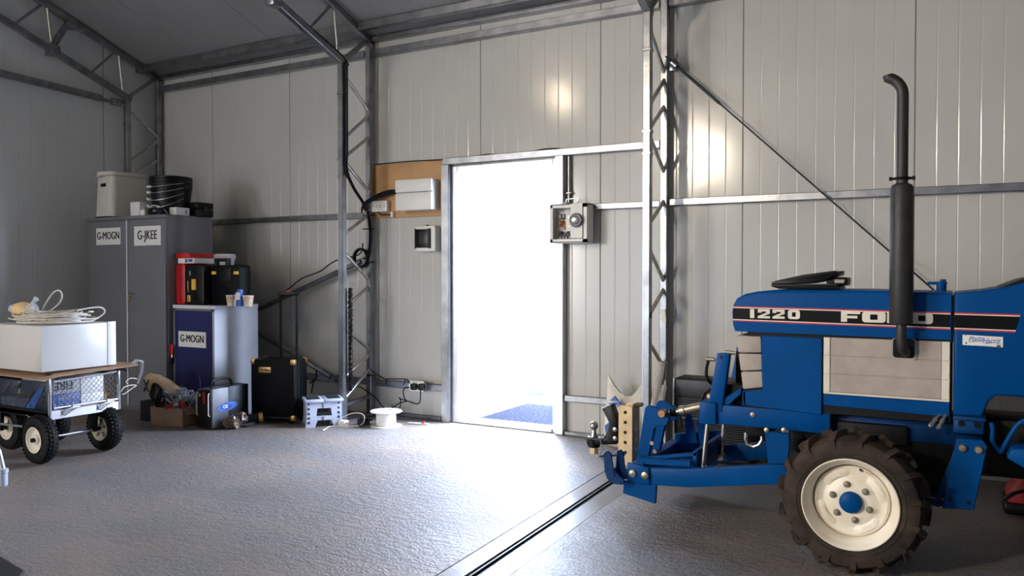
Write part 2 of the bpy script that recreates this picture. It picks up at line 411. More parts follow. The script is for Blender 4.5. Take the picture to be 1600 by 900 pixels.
def truss(x, label):
    t = thing('roof_truss', label, 'roof truss', (x, 5.2, 3.03), group='roof trusses above the lattice columns')
    lo = lambda y: Vector((x, y, 3.03+(RS+.012)*(5.2-y))); hi = lambda y: Vector((x, y, 3.29+RS*(5.57-y)))
    part('chord', M['galv'], t, lambda m: m.beam(lo(5.24), lo(RY), .054, bev=.004))
    part('chord', M['galv'], t, lambda m: m.beam(hi(5.60), hi(RY), .054, bev=.004))
    part('knee_brace', M['galv'], t, lambda m: m.beam(lo(5.2), hi(5.54), .034))
    y = 5.16; k = 0
    while y > .3:
        if k % 2 == 0: part('brace', M['steel'], t, lambda m: m.cyl(lo(y), hi(y-.05), .013, n=12))
        elif k % 2: part('brace', M['galv'], t, lambda m: m.cyl(hi(y+.28), lo(y), .013, n=12))
        y -= .36; k += 1
    def br(m):
        c = lo(4.44); m.box(x-.045, x+.045, c.y-.05, c.y+.05, c.z-.05, c.z+.05, .006)
        c = hi(4.62); m.box(x-.045, x+.045, c.y-.05, c.y+.05, c.z-.07, c.z-.02, .006); m.beam(lo(4.44), hi(4.62), .02)
        m.cyl((x-.055, 4.44, lo(4.44).z), (x+.055, 4.44, lo(4.44).z), .012, n=10)
    part('splice_bracket', M['galv'], t, br)
    part('splice_stay', M['galv'], t, lambda m: m.beam(lo(4.40), hi(4.60), .03))
    return t
truss(-7.39, 'sloping roof truss against the left gable wall'); truss(-4.557, 'sloping roof truss above the column beside the plywood board')
truss(-1.86, 'sloping roof truss above the column right of the doorway')
# tie bar across the gable
t = thing('gable_tie', 'galvanised tie bar bolted to the corner column below the gable truss', 'tie bar', (-7.39, 5.1, 2.98))
part('bar', M['galv'], t, lambda m: m.beam((-7.40, 4.93, 2.975), (-7.40, -4.6, 3.35), .05, .06, bev=.004))
def ft(m):
    m.box(-7.415, -7.365, 5.03, 5.17, 2.93, 3.0, .008); m.cyl((-7.4, 4.93, 2.965), (-7.4, 5.08, 2.962), .017, n=10)
    m.cyl((-7.44, 5.08, 2.965), (-7.34, 5.08, 2.965), .012, n=10); m.cyl((-7.44, 5.14, 2.965), (-7.34, 5.14, 2.965), .012, n=10)
part('end_fork', M['galv'], t, ft)
# diagonal braces, left bay
def flat_tube(name, label, p0, p1, w, mats, extra=None):
    t = thing(name, label, 'brace', p0)
    part('tube', mats, t, lambda m: m.tube([p0, p1], w/2, 12))
    d = (Vector(p1)-Vector(p0)).normalized()
    def fl(m): m.beam(Vector(p1)-d*.1, Vector(p1)+d*.1, .008, w*1.25, up=(0, 0, 1)); m.cyl(Vector(p1)+d*.06+Vector((0, -.02, 0)), Vector(p1)+d*.06+Vector((0, .02, 0)), .012, n=8)
    part('flattened_end', mats, t, fl)
    return t
flat_tube('diagonal_brace', 'grey diagonal brace rising from behind the blue cabinet to the cable-carrying column', (-6.0, 5.5, .86), (-4.62, 5.52, 1.355), .05, M['galv'])
flat_tube('diagonal_brace', 'galvanised diagonal brace falling behind the black trolley case to the column foot', (-5.95, 5.5, .715), (-4.98, 5.52, .31), .05, M['galv'])
# rod brace, right bay
a = P(1040, 88, Y=5.5); b = P(1452, 447, Y=5.5); d = (b-a).normalized()
t = thing('rod_brace', 'thin dark diagonal rod bracing the wall behind the tractor exhaust', 'brace', b)
part('rod', M['dark'], t, lambda m: m.cyl(a, b+d*.9, .006, n=10))
part('turnbuckle', M['dark'], t, lambda m: m.lathe([(.007, 0), (.0105, .02), (.0105, .50), (.007, .53)], a+d*.02, d, 12))
part('clamp', M['galv'], t, lambda m: (m.lathe([(.03, 0), (.03, .05)], a+d*.07, d, 14), m.box(a.x+.03, a.x+.08, 5.49, 5.55, a.z-.11, a.z-.06, .005)))
# ------------------------------------------------------------------ door
D = bpy.data.objects.new('door_1', None); C.objects.link(D); D.location = (-3.2, W, 0); struct(D)
part('frame_post', M['galv'], D, lambda m: m.box(-3.795, -3.72, 5.555, W, 0, 2.155, .004, seg=1))
part('frame_post', M['alu'], D, lambda m: m.box(-2.735, -2.665, 5.555, W, 0, 2.155, .004, seg=1))
def jam(m):
    m.box(-3.72, -3.665, 5.60, W+.09, 0, 2.14, .003, seg=1); m.box(-2.775, -2.735, 5.60, W+.09, 0, 2.14, .003, seg=1); m.box(-3.665, -2.775, 5.60, W+.09, 2.10, 2.14, .003, seg=1)
part('door_frame', M['alu'], D, jam)
part('threshold', M['alu'], D, lambda m: m.box(-3.665, -2.775, 5.59, W+.1, 0, .035, .006, seg=1))
LF = thing('door_leaf', 'white ribbed door leaf standing wide open outside the doorway', 'door', (-3.68, W+.1, .03)); 
def leaf(m):
    m.box(-3.735, -3.69, W+.11, W+1.04, .04, 2.09, .004)
    for z in [.2+.19*k for k in range(10)]: m.box(-3.69, -3.684, W+.13, W+1.02, z, z+.012)
part('panel', M['leaf'], LF, leaf)
part('edge_trim', M['alu'], LF, lambda m: m.box(-3.74, -3.682, W+1.02, W+1.055, .035, 2.095, .004))
def hdl(m):
    m.box(-3.684, -3.672, W+.94, W+.98, .93, 1.13, .004); m.tube([(-3.67, W+.96, 1.07), (-3.63, W+.96, 1.07), (-3.625, W+.86, 1.07)], .009, 8)
part('handle', M['alu'], LF, hdl)
for z in (.25, 1.05, 1.85): part('hinge', M['alu'], LF, lambda m: m.cyl((-3.682, W+.098, z), (-3.682, W+.098, z+.1), .012, n=10))
# outside ground
def slab(name, x0, x1, y0, y1, z0, z1, m):
    b = MB(); b.box(x0, x1, y0, y1, z0, z1); return struct(b.build(name, m))
slab('concrete_apron', -70, 70, W+.08, 70, -.3, -.015, M['concrete'])
slab('gravel_path', -3.62, 1.5, W+.12, 6.75, -.015, .002, M['gravel'])
slab('yard_ground', -70, XL-.08, -70, 70, -.3, -.01, M['concrete'])
b = MB(); rr = random.Random(3)
V = []; Fc = []; nx, ny = 60, 14
for j in range(ny+1):
    for i in range(nx+1):
        hh = math.sin(PI*min(1, j/ny))*.26; V.append((-16+26*i/nx, 7.15+3*j/ny, -.02+hh*(.6+.4*rr.random())*(1 if 0 < j < ny else 0)))
for j in range(ny):
    for i in range(nx): q = j*(nx+1)+i; Fc.append((q, q+1, q+nx+2, q+nx+1))
b.add(V, Fc); struct(b.build('grass_verge', M['verge']))
# ------------------------------------------------------------------ light
Wd = bpy.data.worlds.new('sky'); S.world = Wd; Wd.use_nodes = True; nt = Wd.node_tree
bg = nt.nodes['Background']; tc = nt.nodes.new('ShaderNodeTexCoord'); sx = nt.nodes.new('ShaderNodeSeparateXYZ')
nt.links.new(tc.outputs['Generated'], sx.inputs[0])
mr = nt.nodes.new('ShaderNodeMapRange'); mr.inputs['From Min'].default_value = -.35; mr.inputs['From Max'].default_value = .25
nt.links.new(sx.outputs['Y'], mr.inputs['Value'])
rp = nt.nodes.new('ShaderNodeMix'); rp.data_type = 'RGBA'
rp.inputs['A'].default_value = (1.0, .96, .89, 1); rp.inputs['B'].default_value = (2.1, 2.45, 3.2, 1)
nt.links.new(mr.outputs[0], rp.inputs['Factor']); nt.links.new(rp.outputs['Result'], bg.inputs['Color'])
bg.inputs['Strength'].default_value = SKY
Wd.cycles.sampling_method = 'MANUAL'; Wd.cycles.sample_map_resolution = 256
def portal(loc, sx_, sy_, rot):
    l = bpy.data.lights.new('daylight_portal', 'AREA'); l.shape = 'RECTANGLE'; l.size = sx_; l.size_y = sy_; l.cycles.is_portal = True
    o = bpy.data.objects.new('daylight_portal', l); C.objects.link(o); o.location = loc; o.rotation_euler = rot
portal((-3.2, W+.07, 1.07), .9, 2.1, (-PI/2, 0, 0))
portal((XL-.07, -3.7, 1.65), 3.3, 3.6, (0, -PI/2, 0))
# warm floodlights high on the front part of the hall
def floodlight(LAMP, label, tgt, w, h, e):
    LAMP = Vector(LAMP)
    t = thing('floodlight', label, 'lamp', LAMP, group='floodlights under the roof')
    aim = (Vector(tgt)-LAMP).normalized(); u = aim.cross(Vector((0, 0, 1))).normalized(); v = u.cross(aim)
    part('housing', M['dark'], t, lambda m: m.beam(LAMP-aim*.1, LAMP, w*1.2, h*1.2, up=v, bev=.02))
    part('lamp_glass', emis('lamp glow', (1, .80, .56), e), t, lambda m: m.add([LAMP+aim*.004+u*a*w/2+v*b*h/2 for a, b in ((-1, -1), (1, -1), (1, 1), (-1, 1))], [(0, 1, 2, 3)]))
    part('bracket', M['dark'], t, lambda m: m.beam(LAMP-aim*.05, (LAMP.x-.05, LAMP.y-.1, roof_z(LAMP.y-.1)-.12), .04))
floodlight((-6.33, -2.0, 4.5), 'rectangular warm floodlight under the roof near the gable door, behind the viewpoint', (-1.5, 5.6, 2.0), .20, .30, LAMPE)
floodlight((-4.2, -3.2, 3.4), 'rectangular warm floodlight low under the front eave, behind the viewpoint', (.5, 5.6, 1.6), .30, .36, LAMPE*.8)
sl = bpy.data.lights.new('right_fill_spot', 'SPOT'); sl.energy = 800; sl.color = (1, .86, .68); sl.spot_size = math.radians(72); sl.spot_blend = 1; sl.shadow_soft_size = .2  # added fill spot that brightens the right half of the hall
so = bpy.data.objects.new('right_fill_spot', sl); C.objects.link(so); so.location = (-4.2, -3.2, 3.4)
so.location += (Vector((.1, 5.6, 2.1))-so.location).normalized()*.04
so.rotation_euler = (Vector((.1, 5.6, 2.1))-so.location).to_track_quat('-Z', 'Y').to_euler()
# ================================================================== the tractor (near side y = 3.93, far side y = 4.45)
YN, YR, YM = 3.93, 4.45, 4.19
T = thing('tractor', 'blue compact tractor with white front wheels, tall black exhaust and FORD 1220 hood stripe', 'tractor', (-.4, YM, 0))
def q(px, py, Y=YN): p = P(px, py, Y=Y); return (p.x, p.z)
def tp(name, mats, fn, parent=T, **k): return part(name, mats, parent, fn, **k)
# hood
hood = [(-.955, .968), (-.966, 1.0), (-.970, 1.06), (-.966, 1.10), (-.95, 1.128), (-.91, 1.15), (-.85, 1.163), (-.78, 1.170), (-.40, 1.173), (-.033, 1.166), (-.033, .962)]
hd = tp('hood', M['blue'], lambda m: m.prism(hood, 'y', YN, YR, .032, seg=4, test=lambda e: min(v.co.z for v in e.verts) > 1.09 and abs(e.verts[0].co.y-e.verts[1].co.y) < 1e-4))
def stripe_bands(m, x0, x1, y, slant=0):
    zt = lambda x: 1.0905-.009*(x+.967)/1.0; zb = lambda x: 1.0175-.012*(x+.967)
    def band(f0, f1, mi):
        a = lambda x, f: zb(x)+(zt(x)-zb(x))*f
        xs0, xs1 = x0, x1
        s0 = slant*(1-f0); s1 = slant*(1-f1)
        m.prism([(xs0, a(xs0, f0)), (xs1-s0, a(xs1, f0)), (xs1-s1, a(xs1, f1)), (xs0, a(xs0, f1))], 'y', y-.0012, y, mi=mi)
    band(0, .075, 1); band(.075, .13, 2); band(.13, .87, 0); band(.87, .925, 2); band(.925, 1, 1)
tp('hood_stripe', [M['tblack'], M['tred'], M['twhite']], lambda m: stripe_bands(m, -.966, -.036, YN), hd)
# block lettering
def rrect(x0, x1, z0, z1, r, n=4, corners=(1, 1, 1, 1)):
    out = []
    for (cx, cz, a0, on) in ((x1-r, z1-r, 0, corners[0]), (x0+r, z1-r, PI/2, corners[1]), (x0+r, z0+r, PI, corners[2]), (x1-r, z0+r, 3*PI/2, corners[3])):
        if on:
            for k in range(n+1): a = a0+PI/2*k/n; out.append((cx+r*math.cos(a), cz+r*math.sin(a)))
        else:
            s_ = {0: (x1, z1), PI/2: (x0, z1), PI: (x0, z0), 3*PI/2: (x1, z0)}[a0]; out += [s_]*(n+1)
    return out
def glyph(m, ch, x, z, w, h, y):
    tx, tz = w*.34, h*.28; e = .0014
    def R_(x0, x1, z0, z1): m.prism([(x+x0*w, z+z0*h), (x+x1*w, z+z0*h), (x+x1*w, z+z1*h), (x+x0*w, z+z1*h)], 'y', y-e, y)
    def ring(x0, x1, z0, z1, cs=(1, 1, 1, 1), r=.28):
        o = rrect(x+x0*w, x+x1*w, z+z0*h, z+z1*h, r*h, corners=cs)
        i = rrect(x+x0*w+tx, x+x1*w-tx, z+z0*h+tz*(.9), z+z1*h-tz*.9, r*h*.3, corners=cs); n = len(o)
        V = [(u, y-e, v) for u, v in o]+[(u, y-e, v) for u, v in i]
        m.add(V, [(k, (k+1) % n, n+(k+1) % n, n+k) for k in range(n)])
    if ch == 'F': R_(0, .32, 0, 1); R_(.32, 1, .74, 1); R_(.32, .86, .34, .58)
    elif ch == 'O' or ch == '0': ring(0, 1, 0, 1)
    elif ch == 'D': ring(0, 1, 0, 1, (1, 0, 0, 1))
    elif ch == 'R': ring(0, 1, .34, 1, (1, 0, 0, 1), .22); R_(0, .31, 0, .34); R_(.55, .95, 0, .4)
    elif ch == '1': R_(.25, .80, 0, 1)
    elif ch == '2':
        m.prism(rrect(x, x+w, z+.76*h, z+h, .11*h, corners=(1, 1, 0, 0)), 'y', y-e, y)
        R_(.68, 1, .52, .78); R_(0, .32, .62, .78)
        m.prism([(x, z), (x+w, z), (x+w, z+.25*h), (x+.42*w, z+.25*h), (x+w, z+.52*h), (x+.68*w, z+.62*h), (x, z+.22*h)], 'y', y-e, y)
def lettering(m):
    y = YN-.0013
    for ch, xa, xb in (('1', 1169, 1181), ('2', 1184, 1203), ('2', 1207, 1226), ('0', 1231, 1250)):
        a = q(xa, 501, y); b = q(xb, 485, y); glyph(m, ch, a[0], 1.0345, b[0]-a[0], .043, y)
def brand_letters(m):
    y = YN-.0013
    for ch, xa, xb, in (('F', 1314, 1344), ('O', 1347, 1384), ('R', 1386, 1420), ('D', 1423, 1458)):
        a = q(xa, 508, y); b = q(xb, 489, y); glyph(m, ch, a[0], 1.0285, b[0]-a[0], .049, y)
tp('model_number', M['twhite'], lettering, hd); tp('maker_lettering', M['twhite'], brand_letters, hd)
tp('hood_edge', M['black'], lambda m: m.box(-.033, -.024, YN+.01, YR-.01, .95, 1.155))
# radiator shroud and panels
tp('engine_bay', M['engine'], lambda m: m.box(-.90, -.03, YN+.012, YR-.012, .60, .97))
nose = [q(1150, 523), q(1189, 525), q(1192, 606), q(1161, 609)]
def corner_grille(m):
    for k in range(3):
        f0, f1 = k/3+.01, (k+1)/3-.012
        L_ = lambda f: (nose[3][0]+(nose[0][0]-nose[3][0])*f, nose[3][1]+(nose[0][1]-nose[3][1])*f)
        R_ = lambda f: (nose[2][0]+(nose[1][0]-nose[2][0])*f, nose[2][1]+(nose[1][1]-nose[2][1])*f)
        m.prism([L_(f0), R_(f0), R_(f1), L_(f1)], 'y', YN-.002, YR+.002, .006, seg=2)
tp('nose_grille', M['grille'], corner_grille)
def nose_panel(m, a, b):
    m.prism([(-.83, .952), (-.556, .948), (-.556, .592), (-.915, .612), (-.918, .675), (-.825, .690)], 'y', a, b, .003, seg=1)
    m.box(-.918, -.905, min(a, YM), max(b, YM), .612, .68)
for a, b in ((YN-.001, YN+.014), (YR-.014, YR+.001)): tp('nose_side_panel', M['blue'], lambda m: nose_panel(m, a, b))
def side_grille(m, a, b):
    for k in range(3):
        z0 = .703+k*.084; m.box(-.52, -.068, a, b, z0+.0015, z0+.082, .002, seg=1)
    m.box(-.52, -.068, (a+b)/2-.001, (a+b)/2+.001, .703, .954)
def side_trim(m, a, b):
    for k in range(3):
        z0 = .703+k*.084
        m.box(-.549, -.521, a, b, z0+.0015, z0+.082, .002, seg=1); m.box(-.067, -.036, a, b, z0+.0015, z0+.082, .002, seg=1)
    m.box(-.549, -.036, a, b, .693, .702, .002, seg=1)
    m.box(-.549, -.521, (a+b)/2-.001, (a+b)/2+.001, .70, .954); m.box(-.067, -.036, (a+b)/2-.001, (a+b)/2+.001, .70, .954)
def lower_strip(m, a, b): m.prism([(-.549, .640), (-.036, .628), (-.036, .691), (-.549, .691)], 'y', a, b, .002, seg=1)
for s_ in (0, 1):
    yy = (lambda o, i: (YN+o, YN+i)) if not s_ else (lambda o, i: (YR-i, YR-o))
    tp('side_grille', M['grille'], lambda m: side_grille(m, *yy(.001, .010)))
    tp('side_trim', M['trimw'], lambda m: side_trim(m, *yy(-.003, .010)))
    tp('lower_side_panel', M['blue'], lambda m: lower_strip(m, *yy(-.001, .012)))
# exhaust outlet plate and exhaust
c = q(1412, 548)
tp('exhaust_port', [M['black'], M['grille']], lambda m: (m.prism(rrect(c[0]-.052, c[0]+.052, .866, .962, .018), 'y', YN-.004, YN+.004, mi=1), m.prism(rrect(c[0]-.043, c[0]+.043, .876, .962, .014), 'y', YN-.006, YN-.001, mi=0)))
EX = tp('exhaust_silencer', M['exhaust'], lambda m: m.lathe([(.02, 1.028), (.043, 1.030), (.047, 1.036), (.047, 1.617), (.040, 1.632), (.026, 1.640)], (-.224, 3.855, 0), n=32))
tp('exhaust_elbow', M['exhaust'], lambda m: m.tube(spline([(-.222, 3.855, 1.04), (-.222, 3.855, .97), (-.216, 3.865, .925), (-.208, 3.90, .905), (-.206, 3.94, .905)], 6), .021, 16))
def stack(m):
    pts = [(-.224, 3.855, 1.63), (-.224, 3.855, 1.80), (-.224, 3.855, 1.98)]+[(-.224-.085+.085*math.cos(a), 3.855, 2.02+.085*math.sin(a)) for a in [PI/2*.78*k/7 for k in range(8)]]
    pts += [(-.283, 3.855, 2.112)]
    m.tube(pts, [.0235]*(len(pts)-1)+[.0225], 20)
tp('exhaust_stack', M['exhaust'], stack)
def clampf(m):
    m.lathe([(.034, 0), (.036, .004), (.034, .010)], (-.224, 3.855, 1.655), n=24); m.cyl((-.27, 3.85, 1.66), (-.178, 3.85, 1.66), .005, n=8)
    m.box(-.275, -.262, 3.843, 3.857, 1.652, 1.668); m.box(-.186, -.172, 3.843, 3.857, 1.652, 1.668)
tp('exhaust_clamp', M['black'], clampf)
# fuel cap with lever on the far side of the hood top
c = P(1467, 455, Y=4.3)
def fuel(m):
    m.cyl((c.x+.01, 4.3, 1.165), (c.x+.01, 4.3, 1.205), .022, n=18); m.box(c.x-.05, c.x+.035, 4.285, 4.315, 1.196, 1.21, .005)
    m.box(c.x+.005, c.x+.03, 4.285, 4.315, 1.205, 1.222, .004)
tp('fuel_tap', M['blue'], fuel)
# cowl behind the hood
def cowl(m):
    a = [(-.022, .640), (.085, .640), (.112, .712), (.135, .735), (.30, .735), (.30, 1.235), (.24, 1.215), (.18, 1.196), (.08, 1.176), (-.022, 1.164)]
    m.prism(a, 'y', YN-.004, YR+.004, .012, seg=3, test=lambda e: abs(e.verts[0].co.y-e.verts[1].co.y) < 1e-4)
cw = tp('dash_cowl', M['blue'], cowl)
tp('cowl_stripe', [M['tblack'], M['tred'], M['twhite']], lambda m: stripe_bands(m, -.021, .219, YN-.004, .018), cw)
def stick(m):
    a = q(1504, 523, YN-.006); b = q(1567, 542, YN-.006); m.prism([(a[0], b[1]+.002), (b[0], b[1]-.002), (b[0], a[1]-.004), (a[0], a[1])], 'y', YN-.0055, YN-.004)
sk = tp('dealer_sticker', M['paper'], stick, cw)
def stext(m):
    y = YN-.0057; a = q(1504, 542, y); b = q(1567, 523, y); w = b[0]-a[0]; h = b[1]-a[1]; R15 = .085
    for txt, cx, cz in (('Platts', .33, .62), ('Harris', .71, .52)):
        V, Fc = text_geo(txt, .027, .0001, .0003, .95, .35)
        co, si = math.cos(R15), math.sin(R15)
        m.plane_map([(u*co-v*si*.4, u*si+v*co, w_) for u, v, w_ in V], Fc, (a[0]+w*cx, y, a[1]+h*cz), (1, 0, 0), (0, 0, 1), 0)
    m.prism([(a[0]+w*.16, a[1]+h*.36), (a[0]+w*.5, a[1]+h*.47), (a[0]+w*.5, a[1]+h*.51), (a[0]+w*.16, a[1]+h*.40)], 'y', y-.0002, y, mi=0)
    m.prism([(a[0]+w*.55, a[1]+h*.30), (a[0]+w*.92, a[1]+h*.42), (a[0]+w*.92, a[1]+h*.46), (a[0]+w*.55, a[1]+h*.34)], 'y', y-.0002, y, mi=0)
    m.box(a[0]+w*.85, a[0]+w*.95, y-.0002, y, a[1]+h*.1, a[1]+h*.22, mi=1); m.box(a[0]+w*.85, a[0]+w*.95, y-.0002, y, a[1]+h*.27, a[1]+h*.36, mi=2)
    m.cyl((a[0]+w*.09, y-.0002, a[1]+h*.3), (a[0]+w*.09, y, a[1]+h*.3), .0035, n=10, mi=1); m.box(a[0]+w*.03, a[0]+w*.1, y-.0002, y, a[1]+h*.85, a[1]+h*.88, mi=1)
    m.box(a[0]+w*.3, a[0]+w*.75, y-.0002, y, a[1]+h*.13, a[1]+h*.15, mi=2)
part('sticker_print', [M['oval'], M['ink'], M['greybox']], cw, stext)
def dash(m):
    m.prism([(.135, 1.185), (.22, 1.205), (.42, 1.24), (.42, 1.27), (.27, 1.235), (.225, 1.226)], 'y', YN+.02, YR-.02, .006, seg=2)
tp('dash_top', M['black'], dash)
# chassis
def rails(m):
    pass
for y0, y1, y2, y3 in ((YN+.01, YN+.045, 4.02, 4.05), (YR-.045, YR-.01, 4.33, 4.36)):
    tp('chassis_rail', M['blue'], lambda m: m.box(-1.10, -.52, y0, y1, .505, .60, .006))
    tp('engine_rail', M['bluew'], lambda m: m.box(-.56, .02, y2, y3, .49, .585, .006))  # shade on the set-back rail is put into its darker blue
tp('engine_block', M['engine'], lambda m: (m.box(-.72, .0, 4.03, 4.35, .36, .60, .03), m.cyl((-.35, YM, .33), (-.05, YM, .33), .12, n=20), m.box(-.5, -.2, 3.99, 4.39, .47, .56, .01)))
tp('front_axle', M['bluew'], lambda m: (m.beam((-.385, 3.80, .30), (-.385, 4.58, .30), .085, .10, bev=.012), m.ball((-.385, YM, .31), (.11, .10, .11), 18), m.cyl((-.385, 3.80, .30), (-.385, 3.72, .29), .05, n=18), m.cyl((-.385, 4.58, .30), (-.385, 4.66, .29), .05, n=18)))
tp('axle_pivot', M['engine'], lambda m: (m.box(-.44, -.33, 4.08, 4.30, .34, .52, .02), m.cyl((-.52, YM, .32), (.2, YM, .36), .022, n=12)))
tp('steering_rod', M['steel'], lambda m: m.cyl((-.30, 3.84, .32), (-.28, 4.54, .32), .012, n=10))
# front wheels
def wheel(yc, out, R=.298, w=.175):
    # out = -1: outer face towards -y
    wh = tp('front_wheel', M['tyre'], lambda m: None) if False else None
    c = Vector((-.392, yc, R-.006))
    def ty(m):
        prof = [(.182, -.075), (.203, -.088), (.238, -.090), (.262, -.082), (.273, -.06), (.277, 0), (.273, .06), (.262, .082), (.238, .090), (.203, .088), (.182, .075), (.174, .03), (.174, -.03), (.182, -.075)]
        m.lathe(prof, c, (0, 1, 0), 56, cap=False)
        N = 15
        for sgn in (-1, 1):
            for k in range(N):
                a0 = 2*PI*(k+(.5 if sgn > 0 else 0))/N
                pts = []
                V = []
                segs = 5
                for i in range(segs+1):
                    f = i/segs
                    y = sgn*(.004+f*.088); a = a0+f*.17*1.0
                    rr = .279-(.010 if f > .85 else 0)-(.034*max(0, f-.8)/.2)
                    top = R+.002 if f < .75 else R-.006-(f-.75)*.10
                    for da in (-.042, .042):
                        for r_ in (rr-.004, top):
                            aa = a+da*(1 if r_ < R-.01 else .8); V.append(c+Vector((math.cos(aa)*r_, y, math.sin(aa)*r_)))
                Fc = []
                for i in range(segs):
                    b = i*4
                    Fc += [(b, b+1, b+5, b+4), (b+1, b+3, b+7, b+5), (b+3, b+2, b+6, b+7)]
                Fc += [(0, 2, 3, 1), (segs*4, segs*4+1, segs*4+3, segs*4+2)]
                m.add(V, Fc)
        # raised bead ring near the rim
        for sgn in (-1, 1): m.tube(circ(c+Vector((0, sgn*.0875, 0)), .213, 'y', 48), .004, 6, closed=True)
    wt = tp('front_wheel_tyre', M['tyre'], ty)
    d = Vector((0, out, 0))
    def rim(m):
        prof = [(.188, .082), (.191, .090), (.187, .093), (.181, .088), (.175, .070), (.167, .062), (.160, .052), (.154, .022), (.1525, .008), (.150, .008), (.148, .022), (.138, .030), (.118, .026), (.100, .030), (.088, .040), (.060, .043), (.010, .044)]
        m.lathe(prof, c, d, 56, cap=False)
        m.lathe([(.188, -.080), (.191, -.088), (.176, -.08), (.165, -.02), (.150, .018)], c, d, 48, cap=False)
    def bul(m):
        for k in range(4):
            a0 = .55+k*PI/2; V = []; Fc = []; n = 9
            for i in range(n):
                f = i/(n-1); a = a0+(f-.5)*.95; hh = math.sin(PI*min(1, max(0, f)))**.6
                for r_, h_ in ((.142, .026), (.130, .028+.012*hh), (.112, .027+.012*hh), (.100, .028)): V.append(c+Vector((math.cos(a)*r_, out*h_, math.sin(a)*r_)))
            for i in range(n-1):
                for j in range(3): q_ = i*4+j; Fc.append((q_, q_+1, q_+5, q_+4))
            m.add(V, Fc)
    rm = part('front_wheel_rim', M['rim'], T, lambda m: (rim(m), bul(m)))
    part('hub_cap', M['blue'], rm, lambda m: m.lathe([(.045, .040), (.045, .056), (.040, .066), (.026, .073), (.002, .075)], c, d, 28))
    for k in range(6):
        a = PI/6+k*PI/3+.22
        p = c+Vector((math.cos(a)*.075, 0, math.sin(a)*.075))
        part('wheel_nut', M['bolt'], rm, lambda m: m.lathe([(.014, .042), (.014, .046), (.0105, .046), (.0105, .054), (.004, .055)], p, d, 6 if False else 12))
    p = c+Vector((.045, out*.06, .140))
    part('valve', M['black'], rm, lambda m: m.cyl(p, p+Vector((-.004, out*.035, .012)), .0055, n=8))
wheel(3.645, -1); wheel(4.735, 1)
# side bracket at the cowl, step plate, couplings, pedals
def saddle(m):
    m.box(-.022, .095, 3.90, 4.0, .565, .632, .012); m.box(-.022, .10, 3.885, 3.99, .625, .642, .004)
sd = tp('saddle_bracket', M['bluew'], saddle)
part('bolt', M['black'], sd, lambda m: m.cyl((.01, 3.897, .61), (.01, 3.905, .61), .013, n=14)); part('bolt', M['black'], sd, lambda m: m.cyl((.068, 3.897, .61), (.068, 3.905, .61), .013, n=14))
sp = tp('mounting_plate', M['blue'], lambda m: m.prism([(-.013, .535), (.0, .560), (.085, .565), (.103, .54), (.058, .272), (-.058, .262)], 'y', 3.80, 3.815, .003, seg=1))
for x, z in ((.015, .525), (.073, .523)): part('bolt', M['bolt'], sp, lambda m: m.lathe([(.017, 0), (.017, .006), (.012, .012), (.004, .013)], (x, 3.80, z), (0, -1, 0), 12))
for x, z in ((-.028, .305), (.04, .30)): part('bolt_hole', M['black'], sp, lambda m: m.cyl((x, 3.7985, z), (x, 3.802, z), .008, n=10))
tp('mounting_arm', M['bluew'], lambda m: (m.box(-.01, .09, 3.81, 3.98, .50, .56, .008), m.beam((-.06, 3.84, .27), (-.14, 3.9, .265), .05, .02, bev=.004), m.beam((.0, 3.83, .52), (-.08, 3.85, .265), .03, .02)))
for k in range(2):
    a = P(1452+k*13, 667-k*-4, Y=3.9); b = P(1466+k*11, 650, Y=3.93)
    tp('hydraulic_coupling', M['steel'], lambda m: m.lathe([(.007, 0), (.010, .004), (.010, .02), (.0075, .022), (.0075, .03), (.0105, .032), (.0105, .05), (.007, .055), (.007, .075)], a, b-a, 12))
for x0, x1 in ((.118, .128), (.175, .215)):
    tp('pedal_lever', M['blue'], lambda m: m.tube(spline([(x0, 3.86, .63), (x0+.005, 3.86, .60), ((x0+x1)/2, 3.87, .55), (.15, 3.88, .505)] if x0 < .15 else [(.25, 3.86, .66), (.21, 3.86, .63), (.175, 3.87, .56), (.152, 3.88, .505)], 5), .009, 10))
tp('foot_plate', M['blue'], lambda m: m.prism([(.17, .50), (.19, .54), (.30, .55), (.75, .55), (.75, .50), (.24, .46)], 'y', 3.80, 3.95, .008))
tp('transmission', M['engine'], lambda m: (m.box(0, 1.05, 4.05, 4.33, .36, .62, .03), m.cyl((1.02, 3.9, .46), (1.02, 4.48, .46), .09, n=18)))
# ---- rear half, out of the photograph's frame
def rear_wheel(yc, out):
    c = Vector((1.035, yc, .455))
    def ty(m):
        m.lathe([(.27, -.10), (.31, -.13), (.38, -.13), (.42, -.11), (.43, 0), (.42, .11), (.38, .13), (.31, .13), (.27, .10), (.26, 0), (.27, -.10)], c, (0, 1, 0), 48, cap=False)
        for sgn in (-1, 1):
            for k in range(18):
                a = 2*PI*(k+(.5 if sgn > 0 else 0))/18
                V = []
                for f in (0, .5, 1):
                    for da in (-.03, .03):
                        for r_ in (.415, .460 if f < 1 else .44): V.append(c+Vector((math.cos(a+da+f*.16)*r_, sgn*(.005+f*.12), math.sin(a+da+f*.16)*r_)))
                m.add(V, [(0, 1, 5, 4), (1, 3, 7, 5), (3, 2, 6, 7), (4, 5, 9, 8), (5, 7, 11, 9), (7, 6, 10, 11), (0, 2, 3, 1), (8, 9, 11, 10)])
    tp('rear_wheel_tyre', M['tyre'], ty)
    tp('rear_wheel_rim', M['rim'], lambda m: m.lathe([(.275, .10), (.28, .115), (.26, .10), (.245, .05), (.2, .03), (.1, .04), (.06, .06), (.01, .06)], c, (0, out, 0), 40, cap=False))
rear_wheel(3.72, -1); rear_wheel(4.66, 1)
